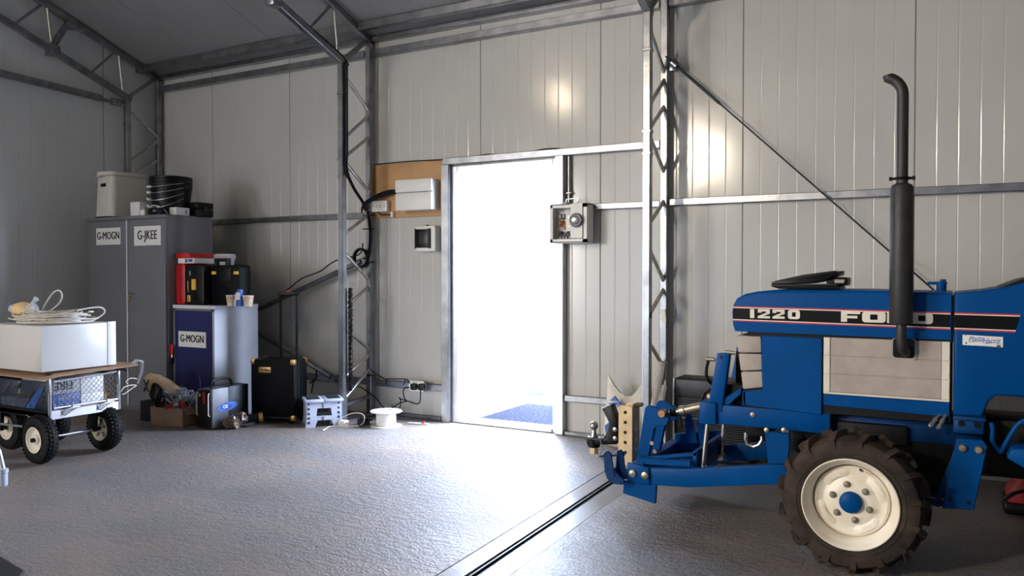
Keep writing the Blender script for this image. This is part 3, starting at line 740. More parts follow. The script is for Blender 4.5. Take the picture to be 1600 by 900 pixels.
def fend(m, yc):
    pts = [(1.035+.50*math.cos(a), .455+.50*math.sin(a)) for a in [PI*(1.02-.85*k/12) for k in range(13)]]
    inner = [(1.035+.49*math.cos(a), .455+.49*math.sin(a)) for a in [PI*(.17+.85*k/12) for k in range(13)]]
    m.prism(pts+inner, 'y', yc-.15, yc+.13)
for yc in (3.74, 4.66): tp('rear_fender', M['blue'], lambda m: fend(m, yc))
tp('seat', M['blackm'], lambda m: (m.box(.78, 1.2, 3.98, 4.40, .84, .93, .04, seg=3), m.prism([(1.14, .9), (1.22, .9), (1.32, 1.22), (1.26, 1.24)], 'y', 4.0, 4.38, .03, seg=3), m.box(.85, 1.1, 4.1, 4.28, .6, .85)))
tp('steering_wheel', M['black'], lambda m: (m.tube([Vector((.52, YM, 1.22))+Vector((.18*math.cos(a)*.8, .18*math.sin(a), .18*math.cos(a)*.6)) for a in [2*PI*k/28 for k in range(28)]], .012, 8, closed=True), m.cyl((.26, YM, 1.0), (.52, YM, 1.22), .02), m.beam((.52, YM-.17, 1.22), (.52, YM+.17, 1.22), .02), m.beam((.52, YM, 1.22), (.38, YM, 1.12), .02)))
# ---- front hitch
yA = 3.86
def arm(m, y0, y1, dx=0, s=1):
    m.prism([(-1.385, .178), (-1.385, .266), (-1.17, .285), (-.78, .350), (-.66, .365), (-.66, .27), (-.78, .258), (-1.15, .196)], 'y', y0, y1, .006)
A1 = tp('lift_arm', M['blue'], lambda m: arm(m, 3.845, 3.89)); A2 = tp('lift_arm', M['blue'], lambda m: arm(m, 4.46, 4.505))
def endp(m, y0, y1): m.prism([(-1.475, .185), (-1.475, .285), (-1.36, .272), (-1.355, .182)], 'y', y0, y1, .004)
e1 = tp('end_plate', M['blue'], lambda m: endp(m, 3.832, 3.85)); e2 = tp('end_plate', M['blue'], lambda m: endp(m, 4.50, 4.518))
for y, e in ((3.832, e1), (4.50, e2)):
    for x, z in ((-1.443, .233), (-1.378, .231)): part('bolt', M['bolt'], e, lambda m: m.lathe([(.020, -.004), (.020, .004), (.019, .010), (.012, .013), (.002, .014)], (x, y, z), (0, -1, 0), 14))
for y0 in (3.85, 4.48): tp('skid_flange', M['blue'], lambda m: m.prism([(-1.50, .185), (-1.505, .118), (-1.33, .088), (-1.325, .19)], 'y', y0, y0+.02, .003, seg=1))
def fork(m, y):
    m.prism([(-1.565, .20), (-1.58, .24), (-1.585, .33), (-1.565, .345), (-1.545, .335), (-1.53, .25), (-1.47, .205), (-1.48, .18), (-1.53, .178)], 'y', y-.006, y+.006, .003, seg=1)
    m.prism([(-1.545, .19), (-1.535, .335), (-1.515, .345), (-1.5, .33), (-1.49, .24), (-1.44, .2)], 'y', y+.05, y+.065, .003, seg=1)
for y in (3.79, 4.40):
    tp('hook_fork', M['bluew'], lambda m: fork(m, y))
    tp('hitch_pin', M['steel'], lambda m: m.cyl((-1.60, y-.03, .318), (-1.52, y+.12, .305), .007, n=10))
    tp('fork_boss', M['bluew'], lambda m: m.cyl((-1.545, y-.012, .23), (-1.545, y+.08, .23), .022, n=16))
# cross tray
def tray(m):
    m.prism([(-1.44, .27), (-1.44, .30), (-1.16, .318), (-1.16, .288)], 'y', 3.88, 3.92, .003, seg=1)
    m.box(-1.46, -1.40, 3.87, 4.48, .18, .285, .005); m.box(-1.16, -1.14, 3.92, 4.46, .24, .36, .003)
    m.prism([(-1.42, .30), (-1.14, .355), (-1.14, .34), (-1.42, .285)], 'y', 3.92, 3.94); m.box(-1.44, -1.14, 4.0, 4.4, .215, .225)
    m.prism([(-1.42, .33), (-1.14, .38), (-1.14, .28), (-1.42, .24)], 'y', 4.44, 4.46, .003, seg=1)
tr = tp('hitch_tray', M['blue'], tray)
for x in (-1.33, -1.25): part('bolt', M['bolt'], tr, lambda m: m.lathe([(.016, -.003), (.016, .008), (.006, .012)], (x, 4.44, .325), (0, -1, 0), 12))
# A-frame uprights with the top-link lug
def upr(m):
    m.prism([(-1.50, .22), (-1.448, .54), (-1.435, .553), (-1.395, .548), (-1.37, .536), (-1.335, .52), (-1.315, .49), (-1.33, .455), (-1.375, .45), (-1.395, .435), (-1.44, .22)], 'y', 4.02, 4.05, .004, seg=1)
tp('hitch_upright', M['blue'], upr)
tp('hitch_upright', M['blue'], lambda m: m.prism([(-1.50, .22), (-1.448, .54), (-1.435, .553), (-1.395, .548), (-1.37, .536), (-1.335, .52), (-1.315, .49), (-1.33, .455), (-1.375, .45), (-1.395, .435), (-1.44, .22)], 'y', 4.20, 4.23, .004, seg=1))
c = q(1033, 647, 4.0)
pn = tp('top_link_pin', M['bronze'], lambda m: m.lathe([(.018, -.008), (.021, -.005), (.021, .008), (.016, .008), (.016, .06)], (c[0], 4.01, c[1]), (0, 1, 0), 18))
for a, b in ((1024, 696), (1028.5, 709)):
    c2 = q(a-5, b-4, 4.02); part('bolt', M['bolt'], pn, lambda m: m.cyl((c2[0], 4.012, c2[1]), (c2[0], 4.022, c2[1]), .011, n=10))
# small rear upright pair with cross pin
tp('stay_upright', M['blue'], lambda m: (m.prism([(-1.33, .30), (-1.335, .44), (-1.32, .47), (-1.30, .46), (-1.265, .31)], 'y', 4.36, 4.38), m.prism([(-1.25, .30), (-1.27, .42), (-1.255, .47), (-1.235, .46), (-1.2, .31)], 'y', 4.36, 4.38)))
tp('cross_pin', M['steel'], lambda m: m.cyl((-1.36, 4.37, .437), (-1.10, 4.37, .437), .006, n=8))
# hydraulic top cylinder
tp('top_link_rod', M['steel'], lambda m: (m.cyl((-1.375, 4.10, .497), (-1.26, 4.10, .530), .014, n=12), m.cyl((-1.375, 4.07, .495), (-1.375, 4.13, .495), .026, n=16)))
tp('top_link_cylinder', M['bolt'], lambda m: m.lathe([(.016, 0), (.028, .004), (.028, .03), (.024, .034), (.025, .20), (.028, .204), (.028, .24), (.015, .25)], (-1.285, 4.10, .523), (.2, 0, .060), 18))
tp('cylinder_boot', M['rubber'], lambda m: (m.lathe([(.018, 0), (.022, .005), (.018, .015), (.022, .025), (.018, .035)], (-1.335, 4.10, .508), (.2, 0, .060), 14), m.cyl((-1.275, 4.07, .505), (-1.265, 4.07, .44), .008, n=8)))
tp('port_fitting', M['bronze'], lambda m: (m.cyl((-1.14, 4.07, .545), (-1.145, 4.06, .53), .012, n=10), m.box(-1.13, -1.10, 4.06, 4.09, .56, .63, .004)))
# slanted front posts
def post(m, y0, y1): m.prism([q(1120, 552), q(1139, 553), (-.955, .84), q(1128, 642), q(1104, 644)][:2]+[q(1127, 645), q(1104, 645)], 'y', y0, y1, .004)
for y0, y1 in ((3.935, 3.985), (4.33, 4.38)):
    po = tp('front_post', M['blue'], lambda m: post(m, y0, y1))
    c = q(1127, 558, y0); part('bolt_hole', M['black'], po, lambda m: m.cyl((c[0], y0-.002, c[1]), (c[0], y0+.002, c[1]), .008, n=10))
tp('post_bolt', M['bolt'], lambda m: (m.cyl(P(1103, 561, Y=3.95), P(1117, 562, Y=3.95), .010, n=10), m.cyl(P(1133, 550, Y=4.2), P(1150, 552, Y=4.2), .010, n=10)))
def head(m):
    m.box(-1.13, -1.045, 3.92, 4.46, .50, .612, .008); m.prism([(-1.06, .60), (-.99, .60), (-.93, .66), (-.93, .69)], 'y', 3.95, 4.43, .003, seg=1)
tp('front_crossmember', M['blue'], head)
tp('radiator_guard', M['engine'], lambda m: (m.box(-.93, -.905, 3.97, 4.41, .60, .95), m.box(-1.04, -.93, 3.99, 4.39, .60, .70, .01), m.box(-.985, -.93, 4.05, 4.33, .7, .86, .01)))
for y, a, b in ((3.95, (1106, 677), (1098, 727)), (4.36, (1132, 672), (1127, 708))):
    A, B = P(*a, Y=y), P(*b, Y=y)
    tp('lift_cylinder_rod', M['steel'], lambda m: (m.cyl(A+Vector((0, 0, .06)), B-Vector((0, 0, .02)), .012, n=14), m.cyl((B.x, y-.03, B.z-.02), (B.x, y+.03, B.z-.02), .018, n=14)))
def hose(m, pts, r=.008): m.tube(spline(pts, 6), r, 8)
tp('hydraulic_hose', M['rubber'], lambda m: hose(m, [P(1107, 563, Y=3.96), P(1104, 575, Y=3.95), P(1104, 588, Y=3.95), P(1110, 598, Y=3.98), P(1122, 603, Y=4.02)]))
tp('hydraulic_hose', M['rubber'], lambda m: hose(m, [P(1097, 627, Y=4.1), P(1101, 615, Y=4.1), P(1112, 608, Y=4.1), P(1130, 608, Y=4.12), P(1146, 618, Y=4.15)]))
tp('hydraulic_hose', M['rubber'], lambda m: hose(m, [P(1125, 600, Y=4.05), P(1135, 620, Y=4.03), P(1140, 632, Y=4.03), P(1160, 640, Y=4.1)]))
lp = [q(1195, 673, 3.90), q(1233, 677, 3.90), q(1234, 700, 3.9), q(1228, 740, 3.90), q(1217, 757, 3.9), q(1203, 752, 3.90)]
for y0, y1 in ((3.895, 3.915), (4.44, 4.46)):
    lg = tp('arm_bracket', M['blue'], lambda m: m.prism([lp[0], lp[1], lp[2], lp[3], lp[4], lp[5]], 'y', y0, y1, .004, seg=1))
    for a in (1198, 1225):
        c = q(a, 672, y0); part('bolt', M['bolt'], lg, lambda m: m.lathe([(.012, -.002), (.012, .006), (.004, .009)], (c[0], y0, c[1]), (0, -1, 0), 10))
c = q(1176, 648, YN+.005); tp('rail_bolt', M['bolt'], lambda m: m.lathe([(.013, -.002), (.012, .006), (.004, .008)], (c[0], YN+.01, c[1]), (0, -1, 0), 10))
def shackle(m):
    m.tube([P(a, b, Y=4.1) for a, b in ((1166, 676), (1165, 686), (1168, 694), (1177, 698), (1186, 695), (1191, 687), (1190, 676))], .009, 10)
tp('shackle', M['steel'], shackle)
tp('shackle_mount', M['engine'], lambda m: m.box(-.93, -.82, 4.05, 4.33, .44, .52, .01))
# drop hitch with perforated channel and tow ball
yc = 4.16
a0, a1 = q(964, 704, yc-.05), q(987, 638, yc-.05)
xa, xb = q(967, 690, yc-.05)[0], q(988, 690, yc-.05)[0]
def chan(m):
    R = Matrix.Rotation(.05, 4, 'Y')
    top = rrect(xa, xb, .20, .525, .012, corners=(1, 1, 0, 0))
    m.prism(top, 'y', yc-.055, yc-.047, mi=0)
    m.box(xb-.008, xb, yc-.047, yc+.055, .22, .535, mi=0); m.prism(top, 'y', yc+.055, yc+.063, mi=0)
    m.cyl((xb-.03, yc-.05, .515), (xb+.02, yc+.05, .525), .012, n=10)
ch = tp('drop_hitch_channel', M['hitch'], chan)
def holes(m):
    for k in range(5):
        z = .27+k*.055; x = (xa+xb)/2
        m.cyl((x, yc-.0565, z), (x, yc-.054, z), .0095, n=14, mi=0)
        m.cyl((xb-.001, yc+.005, z+.01), (xb+.0015, yc+.005, z+.01), .010, n=14, mi=1)
part('channel_holes', [M['black'], M['trimw']], ch, holes)
def mount(m):
    pts = [q(943, 637, yc), q(958, 630, yc), q(967, 655, yc), q(967, 693, yc), q(920, 694, yc), q(919, 681, yc), q(945, 683, yc), q(952, 672, yc), q(955, 660, yc)]
    m.prism(pts, 'y', yc-.03, yc+.03, .006)
bm_ = tp('ball_mount', M['black'], mount)
for a, b in ((961, 671), (961, 685)):
    c = q(a, b, yc-.03); part('bolt', M['steel'], bm_, lambda m: m.lathe([(.012, -.002), (.012, .006), (.004, .009)], (c[0], yc-.03, c[1]), (0, -1, 0), 10))
c = q(928, 665, yc)
tp('tow_ball', M['steel'], lambda m: m.lathe([(.026, -.075), (.027, -.070), (.016, -.045), (.0125, -.03), (.012, -.022), (.018, -.017), (.0235, -.008), (.025, 0), (.0235, .009), (.018, .017), (.010, .0225), (.001, .024)], (c[0], yc, c[1]), n=24))
tp('ball_collar', M['black'], lambda m: m.lathe([(.028, 0), (.034, .004), (.034, .045), (.028, .05)], (c[0], yc, c[1]-.122), n=24))
tp('ball_nut', M['hitch'], lambda m: m.lathe([(.026, 0), (.026, .035)], (c[0], yc, c[1]-.158), n=6))
def clip(m):
    a = P(943, 690, Y=yc-.04)
    pts = [P(x_, y_, Y=yc-.04) for x_, y_ in ((944, 683), (939, 684), (939, 692), (942, 702), (938, 708), (943, 718), (945, 726), (940, 715), (939, 706))]
    m.tube(spline(pts, 4), .003, 6)
tp('spring_clip', M['wire'], clip)
# black folio on the hood
c0 = P(1211, 447, Y=4.15)
fo = thing('open_case', 'black clamshell case lying half open on top of the tractor hood', 'case', (-.66, 4.16, 1.174))
def cq(u, v): p = P(1195+u*150/1600, 410+v*60/640, Y=4.13); return (p.x, max(p.z, 1.1745))
part('lower_shell', M['black'], fo, lambda m: m.prism([cq(300, 500), cq(175, 395), cq(170, 370), cq(190, 362), cq(1240, 362), cq(1275, 395), cq(1290, 440), cq(1225, 500)], 'y', 4.03, 4.27, .004))
part('upper_shell', M['black'], fo, lambda m: m.prism([cq(172, 360), cq(185, 325), cq(300, 290), cq(700, 205), cq(1170, 143), cq(1230, 140), cq(1270, 170), cq(1265, 215), cq(1160, 240), cq(1060, 300), cq(800, 350)], 'y', 4.03, 4.27, .004))
part('rim_bead', M['dark'], fo, lambda m: m.beam((cq(180, 372)[0], 4.027, cq(180, 372)[1]), (cq(1240, 365)[0], 4.027, cq(1240, 365)[1]), .003, .004))
part('hinge_clip', M['black'], fo, lambda m: (m.prism([cq(1060, 240), cq(1400, 250), cq(1410, 300), cq(1395, 385), cq(1290, 385), cq(1060, 350)], 'y', 4.06, 4.2, .004), m.prism([cq(1260, 165), cq(1300, 143), cq(1305, 152), cq(1265, 190)], 'y', 4.08, 4.2)))
part('clip_plate', M['grille'], fo, lambda m: m.prism([cq(1195, 285), cq(1358, 285), cq(1350, 340), cq(1195, 340)], 'y', 4.0585, 4.062))
# ================================================================== things along the back wall, left
# ---- tall grey cabinet
cx0, cx1, cy0, cy1, ch_ = -7.16, -6.03, 4.60, 5.10, 1.765
G = thing('metal_cabinet', 'tall grey two-door metal cabinet in the far left corner', 'cabinet', ((cx0+cx1)/2, (cy0+cy1)/2, 0))
part('body', M['cabgrey'], G, lambda m: (m.box(cx0, cx1, cy0+.02, cy1, .03, ch_, .004, seg=1), m.box(cx0, cx1, cy0, cy0+.02, ch_-.03, ch_, .002, seg=1), m.box(cx0+.03, cx1-.03, cy0+.05, cy1-.03, 0, .03)))
xm = P(200, 450, Y=cy0).x
d1 = part('door', M['cabgrey'], G, lambda m: m.box(cx0+.035, xm-.02, cy0, cy0+.021, .06, ch_-.035, .003, seg=1))
d2 = part('door', M['cabgrey'], G, lambda m: m.box(xm+.012, cx1-.004, cy0, cy0+.021, .06, ch_-.035, .003, seg=1))
part('door_edge', M['cablight'], G, lambda m: m.box(xm-.019, xm-.003, cy0-.004, cy0+.02, .06, ch_-.036, .002, seg=1))
def lock(m):
    m.box(xm+.015, xm+.04, cy0-.012, cy0, 1.0, 1.075, .003, mi=0); m.box(xm+.018, xm+.034, cy0-.02, cy0-.01, 1.005, 1.04, .003, mi=1); m.box(xm+.03, xm+.085, cy0-.018, cy0-.006, 1.062, 1.074, .002, mi=0)
    m.cyl((xm+.075, cy0-.004, 1.02), (xm+.075, cy0+.002, 1.02), .008, n=12, mi=0)
part('handle', [M['galv'], M['brass']], G, lock)
def sign(parent, txt, p0, p1, y, size, root):
    a = P(*p0, Y=y); b = P(*p1, Y=y)
    part('name_sign', M['paper'], root, lambda m: m.box(a.x, b.x, y-.0015, y-.0002, b.z, a.z))
    V, Fc = text_geo(txt, size*.86, .0004, 0, .80)
    part('sign_lettering', M['ink'], root, lambda m: [m.plane_map(V, Fc, ((a.x+b.x)/2+k*.0016, y-.002, (a.z+b.z)/2+.003), (1, 0, 0), (0, 0, 1)) for k in (-1.5, -.5, .5, 1.5)])
sign(d1, 'G-MOGN', (150.5, 357), (188.5, 382), cy0, .115, d1); sign(d2, 'G-JKEE', (209.5, 354), (251.5, 383), cy0, .132, d2)
# ---- on the cabinet
zt = ch_
KX_, KY_ = -6.925, 4.815
K = thing('portable_toilet', 'white plastic portable toilet standing on the tall grey cabinet', 'portable toilet', (KX_, KY_, zt))
kr = lambda f, r=.05: [(KX_+u*f, KY_+v*f) for u, v in rrect(-.125, .125, -.195, .195, r, 6)]
def ktb(m):
    V = []; Fc = []
    prof = [(1.06, .008), (1.04, .02), (1.0, .20), (.955, .36), (.94, .385)]
    nb = len(kr(1))
    for f, z in prof: V += [(u, v, zt+z) for u, v in kr(f)]
    for i in range(len(prof)-1):
        for k in range(nb): Fc.append((i*nb+k, i*nb+(k+1) % nb, (i+1)*nb+(k+1) % nb, (i+1)*nb+k))
    Fc += [tuple(range(nb)), tuple(range((len(prof)-1)*nb, len(prof)*nb))]
    m.add(V, Fc)
part('body', M['offwhite'], K, ktb)
part('lid', M['offwhite'], K, lambda m: m.prism(kr(1.0), 'z', zt+.388, zt+.430, .012, seg=3))
part('lid_hinge', M['greybox'], K, lambda m: (m.box(KX_-.11, KX_-.02, KY_-.20, KY_-.185, zt+.378, zt+.392, .003)))
part('level_window', M['black'], K, lambda m: m.box(KX_-.045, KX_+.035, KY_-.192, KY_-.178, zt+.285, zt+.318, .004))
part('base_rim', M['black'], K, lambda m: m.prism(kr(1.09), 'z', zt, zt+.010))
# nested buckets
bx, by = -6.29, 4.86
def bucket(z, label, seed, first):
    t = thing('bucket', label, 'bucket', (bx, by, zt+z), group='nested black buckets on the cabinet')
    part('shell', M['black'], t, lambda m: m.lathe([(.10, 0), (.150, 0), (.164, .135), (.177, .245), (.184, .247), (.184, .265), (.178, .27), (.173, .27), (.160, .13), (.145, .01), (.1, .008)], (bx, by, zt+z), n=40))
    a0 = -2.05+seed*.12; pts = []
    dz = -.02-.03*seed
    for k in range(15):
        f = k/14; a = -PI*.98+f*PI*.96; sag = math.sin(f*PI)
        pts.append((bx+.188*math.cos(a), by+.190*math.sin(a)*(1.02+.02*sag), zt+z+.215-sag*(.035+.028*seed)-.02*seed*f))
    part('handle_wire', M['wire'], t, lambda m: m.tube(spline(pts, 3), .0035, 6))
    p = pts[5]; p2 = pts[6]
    part('grip', M['white'], t, lambda m: m.cyl(Vector(p)+Vector((0, -.006, 0)), Vector(p2)+Vector((.02, -.008, 0)), .0115, n=10))
lbs = ['bottom one of the nested black buckets on the grey cabinet', 'second bucket from the bottom of the nested black buckets', 'second bucket from the top of the nested black buckets', 'topmost of the nested black buckets beside the portable toilet']
for k in range(4): bucket(.004+.028*k, lbs[k], (3, 2, 1, .3)[k], k)
def boxthing(name, label, cat, x0, x1, y0, y1, z0, z1, m, bev=.004, rot=0, group=None):
    c = Vector(((x0+x1)/2, (y0+y1)/2, z0)); t = MB()
    t.box(x0-c.x, x1-c.x, y0-c.y, y1-c.y, 0, z1-z0, bev)
    o = t.build(name, m, org=(0, 0, 0)); o.location = c; o.rotation_euler = (0, 0, rot); return tag(o, label, cat, group)
boxthing('carton', 'small white carton on the grey cabinet in front of the toilet', 'box', -6.565, -6.433, 4.64, 4.815, zt, zt+.128, M['white'])
t = thing('adapter', 'small white plug adapter beside the carton on the grey cabinet', 'adapter', (-6.35, 4.615, zt))
part('body', M['white'], t, lambda m: m.box(-6.38, -6.32, 4.605, 4.628, zt, zt+.05, .006)); part('pins', M['white'], t, lambda m: (m.cyl((-6.365, 4.61, zt+.05), (-6.365, 4.61, zt+.065), .005), m.cyl((-6.335, 4.61, zt+.05), (-6.335, 4.61, zt+.065), .005)))
t = thing('power_block', 'small black power block with white lead in front of the buckets', 'power block', (-6.2, 4.64, zt))
part('body', M['black'], t, lambda m: m.prism([(u-6.2, v+zt+.032) for u, v in rrect(-.085, .085, -.032, .032, .03)], 'y', 4.615, 4.655, .006))
part('plate', M['greybox'], t, lambda m: m.box(-6.215, -6.18, 4.612, 4.616, zt+.03, zt+.042))
part('lead', M['white'], t, lambda m: m.tube(spline([(-6.29, 4.645, zt+.005), (-6.30, 4.645, zt+.04), (-6.27, 4.65, zt+.085), (-6.2, 4.67, zt+.075), (-6.15, 4.7, zt+.03), (-6.13, 4.7, zt+.006)], 5), .006, 8))
t = thing('flat_box', 'flat white printed box lying on the grey cabinet below the buckets', 'box', (-6.1, 4.8, zt))
part('carton', M['white'], t, lambda m: m.box(-6.145, -6.05, 4.727, 4.867, zt, zt+.07, .003)); part('print', M['greybox'], t, lambda m: m.box(-6.05, -6.049, 4.82, 4.84, zt+.012, zt+.055))
# black case overhanging the right rear
t = thing('small_case', 'black plastic case on the right rear of the grey cabinet top', 'case', (-6.07, 5.0, zt))
part('body', M['black'], t, lambda m: m.box(-6.15, -6.0, 4.91, 5.09, zt, zt+.07, .008)); part('lid', M['black'], t, lambda m: m.box(-6.15, -6.0, 4.91, 5.09, zt+.073, zt+.128, .010))
part('latch', M['dark'], t, lambda m: m.box(-6.0, -5.992, 4.98, 5.02, zt+.055, zt+.09, .003))
# ---- blue cabinet
bx0, bx1, by0, by1, bh = -6.012, -5.512, 4.655, 5.16, .975
B = thing('low_cabinet', 'low light grey metal cabinet with blue door beside the tall grey cabinet', 'cabinet', ((bx0+bx1)/2, 4.9, 0))
part('body', M['cablight'], B, lambda m: (m.box(bx0, bx1, by0+.018, by1, .02, bh-.03, .003, seg=1), m.box(bx0-.003, bx1+.003, by0-.002, by1, bh-.03, bh, .003, seg=1), m.box(bx0+.02, bx1-.02, by0+.03, by1-.02, 0, .02)))
bd = part('door', M['cabblue'], B, lambda m: m.box(bx0+.028, bx1-.012, by0, by0+.02, .04, bh-.05, .003, seg=1), label='blue cabinet door')
part('door_frame', M['cabgrey'], B, lambda m: (m.box(bx0, bx0+.024, by0+.002, by0+.02, .02, bh-.03), m.box(bx1-.010, bx1, by0+.002, by0+.02, .02, bh-.03), m.box(bx0, bx1, by0+.002, by0+.02, bh-.048, bh-.03)))
sign(bd, 'G-MOGN', (279, 517), (322, 544), by0, .105, bd)
t = thing('padlock', 'small black padlock with red tag hanging at the blue door edge', 'padlock', P(268, 556, Y=by0-.03))
c = P(268, 562, Y=by0-.012)
part('body', M['black'], t, lambda m: m.box(c.x-.028, c.x+.022, by0-.028, by0-.006, c.z-.03, c.z+.02, .005))
part('shackle', M['wire'], t, lambda m: m.tube([(c.x-.016, by0-.015, c.z+.018), (c.x-.016, by0-.015, c.z+.04)]+[(c.x-.003-.013*math.cos(a), by0-.015, c.z+.045+.013*math.sin(a)) for a in (.5, 1, 1.57, 2.1, 2.6)]+[(c.x+.010, by0-.015, c.z+.018)], .004, 8))
part('red_tag', M['redpl'], t, lambda m: m.box(c.x-.012, c.x+.03, by0-.022, by0-.016, c.z+.045, c.z+.135, .005))
# ---- on the blue cabinet
zb = bh
def tcase(root, x0, x1, y0, y1, z0, z1, m1, cut=.03, split='y'):
    pass
t = thing('tool_case', 'red plastic tool case standing upright at the left on the low cabinet', 'tool case', (-5.99, 4.80, zb))
part('shell', M['redpl'], t, lambda m: m.prism([(u, v) for u, v in rrect(-6.018, -5.90, zb, zb+.36, .03)], 'y', 4.69, 5.04, .012, seg=2))
part('seam', M['dark'], t, lambda m: m.box(-5.955, -5.95, 4.688, 5.042, zb+.02, zb+.355))
t = thing('lidded_carton', 'red lidded carton with white label on top of the red tool case', 'box', (-5.90, 4.80, zb+.36))
part('label', [M['white'], M['cup'], M['bluebox']], t, lambda m: (m.box(-6.0, -5.79, 4.70, 4.95, zb+.362, zb+.405, mi=0), m.box(-5.91, -5.795, 4.698, 4.7, zb+.365, zb+.402, mi=1), m.box(-5.90, -5.875, 4.697, 4.699, zb+.37, zb+.398, mi=2), m.box(-5.86, -5.81, 4.697, 4.699, zb+.375, zb+.398, mi=2)))
part('lid', M['redpl'], t, lambda m: m.prism([(-6.02, zb+.408), (-5.83, zb+.408), (-5.85, zb+.45), (-5.94, zb+.455), (-6.01, zb+.448)], 'y', 4.69, 4.96, .006), label='red carton lid')
t = thing('power_tool_case', 'black tool case with yellow latch standing end-on beside the red case', 'tool case', (-5.80, 4.86, zb))
part('shell', M['black'], t, lambda m: m.prism(rrect(-5.895, -5.66, zb, zb+.345, .03), 'y', 4.69, 5.05, .012, seg=2))
part('seam', M['blackm'], t, lambda m: m.box(-5.785, -5.755, 4.684, 5.05, zb+.03, zb+.33, .004))
part('latch', M['yellow'], t, lambda m: (m.box(-5.795, -5.745, 4.672, 4.69, zb+.13, zb+.225, .005), m.box(-5.78, -5.76, 4.67, 4.674, zb+.16, zb+.2, .002)))
part('badge', M['yellow'], t, lambda m: m.box(-5.865, -5.825, 4.685, 4.69, zb+.03, zb+.085, .002)); part('badge_mark', M['ink'], t, lambda m: (m.box(-5.852, -5.846, 4.683, 4.686, zb+.04, zb+.075), m.box(-5.852, -5.835, 4.683, 4.686, zb+.04, zb+.048)))
part('release_button', M['greybox'], t, lambda m: m.box(-5.835, -5.82, 4.684, 4.69, zb+.255, zb+.295, .003)); part('side_strip', M['brass'], t, lambda m: m.box(-5.86, -5.85, 4.685, 4.69, zb+.11, zb+.21, .002))
t = thing('power_tool_case', 'wide black tool case with carry handle standing on the right of the low cabinet', 'tool case', (-5.43, 4.86, zb))
TX = .003
part('shell', M['blackm'], t, lambda m: m.prism(rrect(-5.655, -5.295, zb, zb+.345, .03), 'y', 4.76, 4.88, .012, seg=2))
part('recess', M['black'], t, lambda m: m.box(-5.53, -5.40, 4.752, 4.762, zb+.20, zb+.325, .006))
part('carry_handle', M['black'], t, lambda m: (m.box(-5.71, -5.53, 4.79, 4.83, zb+.385, zb+.41, .006), m.box(-5.71, -5.675, 4.79, 4.83, zb+.32, zb+.40, .006), m.box(-5.565, -5.53, 4.79, 4.83, zb+.32, zb+.40, .006)) if False else (m.box(-5.65, -5.48, 4.79, 4.83, zb+.375, zb+.405, .006), m.box(-5.65, -5.62, 4.79, 4.83, zb+.32, zb+.39, .006), m.box(-5.51, -5.48, 4.79, 4.83, zb+.32, zb+.39, .006)))
for x in (-5.63, -5.36): part('latch', M['yellow'], t, lambda m: m.box(x, x+.05, 4.748, 4.762, zb+.265, zb+.292, .003))
for x in (-5.63, -5.38): part('top_catch', M['greybox'], t, lambda m: m.box(x, x+.05, 4.80, 4.83, zb+.33, zb+.343, .003))
def cupm(px, label):
    c = P(px, 474, Y=4.70)
    t = thing('paper_cup', label, 'cup', (c.x, 4.70, zb), group='paper cups on the low cabinet')
    part('wall', M['cup'], t, lambda m: m.lathe([(.032, 0), (.033, .002), (.043, .088), (.041, .088), (.031, .004)], (c.x, 4.70, zb), n=24))
    part('rim', M['white'], t, lambda m: m.tube(circ((c.x, 4.70, zb+.089), .0435, 'z', 24), .0025, 6, closed=True))
cupm(361.5, 'printed paper cup left of the blue bottle on the low cabinet'); cupm(388, 'printed paper cup right of the blue bottle at the cabinet edge')
c = P(375, 474, Y=4.70)
t = thing('spray_bottle', 'small blue bottle with white label between two paper cups', 'bottle', (c.x, 4.70, zb))
part('body', M['oval'], t, lambda m: m.box(c.x-.03, c.x+.03, 4.68, 4.72, zb, zb+.095, .008)); part('cap', M['oval'], t, lambda m: (m.box(c.x-.018, c.x+.024, 4.685, 4.715, zb+.095, zb+.142, .006), m.prism([(c.x-.065, zb+.095), (c.x-.02, zb+.13), (c.x-.018, zb+.105), (c.x-.03, zb+.092)], 'y', 4.69, 4.71)))
part('label', M['paper'], t, lambda m: m.box(c.x-.022, c.x+.022, 4.678, 4.681, zb+.055, zb+.115))
t = tag((lambda m: (m.lathe([(.08, 0), (.085, .03), (.10, .08), (.09, .10), (.06, .105)], (-5.78, 5.02, zb+.347), n=20), m.build('clear_bag', M['film'], org=(-5.78, 5.02, zb+.347)))[1])(MB()), 'crumpled clear plastic bag behind the tool cases on the low cabinet', 'plastic bag')
# ---- cardboard box of jumper leads
bc = Vector((-5.67, 4.42, 0)); ang = math.atan2(4.319-4.263, -5.513+5.836)
CB = thing('cardboard_box', 'open brown cardboard box full of leads on the floor before the low cabinet', 'box', bc, ang)
def cbox(m):
    w, d, h = .165, .115, .15
    for xa, xb, ya, yb_ in ((-w, w, -d, -d+.005), (-w, w, d-.005, d), (-w, -w+.005, -d, d), (w-.005, w, -d, d)): m.box(xa, xb, ya, yb_, 0, h)
    m.box(-w, w, -d, d, 0, .005)
part('walls', M['cardb'], CB, cbox, True)
def flaps(m):
    m.prism([(.165, .15), (.21, .10), (.212, .104), (.168, .155)], 'y', -.11, .11); m.prism([(-.165, .15), (-.172, .08), (-.175, .08), (-.17, .155)], 'y', -.11, .11)
part('flap', M['cardb'], CB, flaps, True)
def cable_pile(name, label, cat, pts_list, r, m, org, group=None):
    b = MB()
    for pts in pts_list: b.tube(spline(pts, 5), r, 7)
    return tag(b.build(name, m, org=org), label, cat, group)
rg = random.Random(11)
L1 = []
for k in range(15):
    a = rg.uniform(0, PI); pts = []
    for i in range(8):
        pts.append((bc.x+rg.uniform(-.12, .19), bc.y+rg.uniform(-.10, .10), .13+rg.uniform(-.02, .16)))
    L1.append(pts)
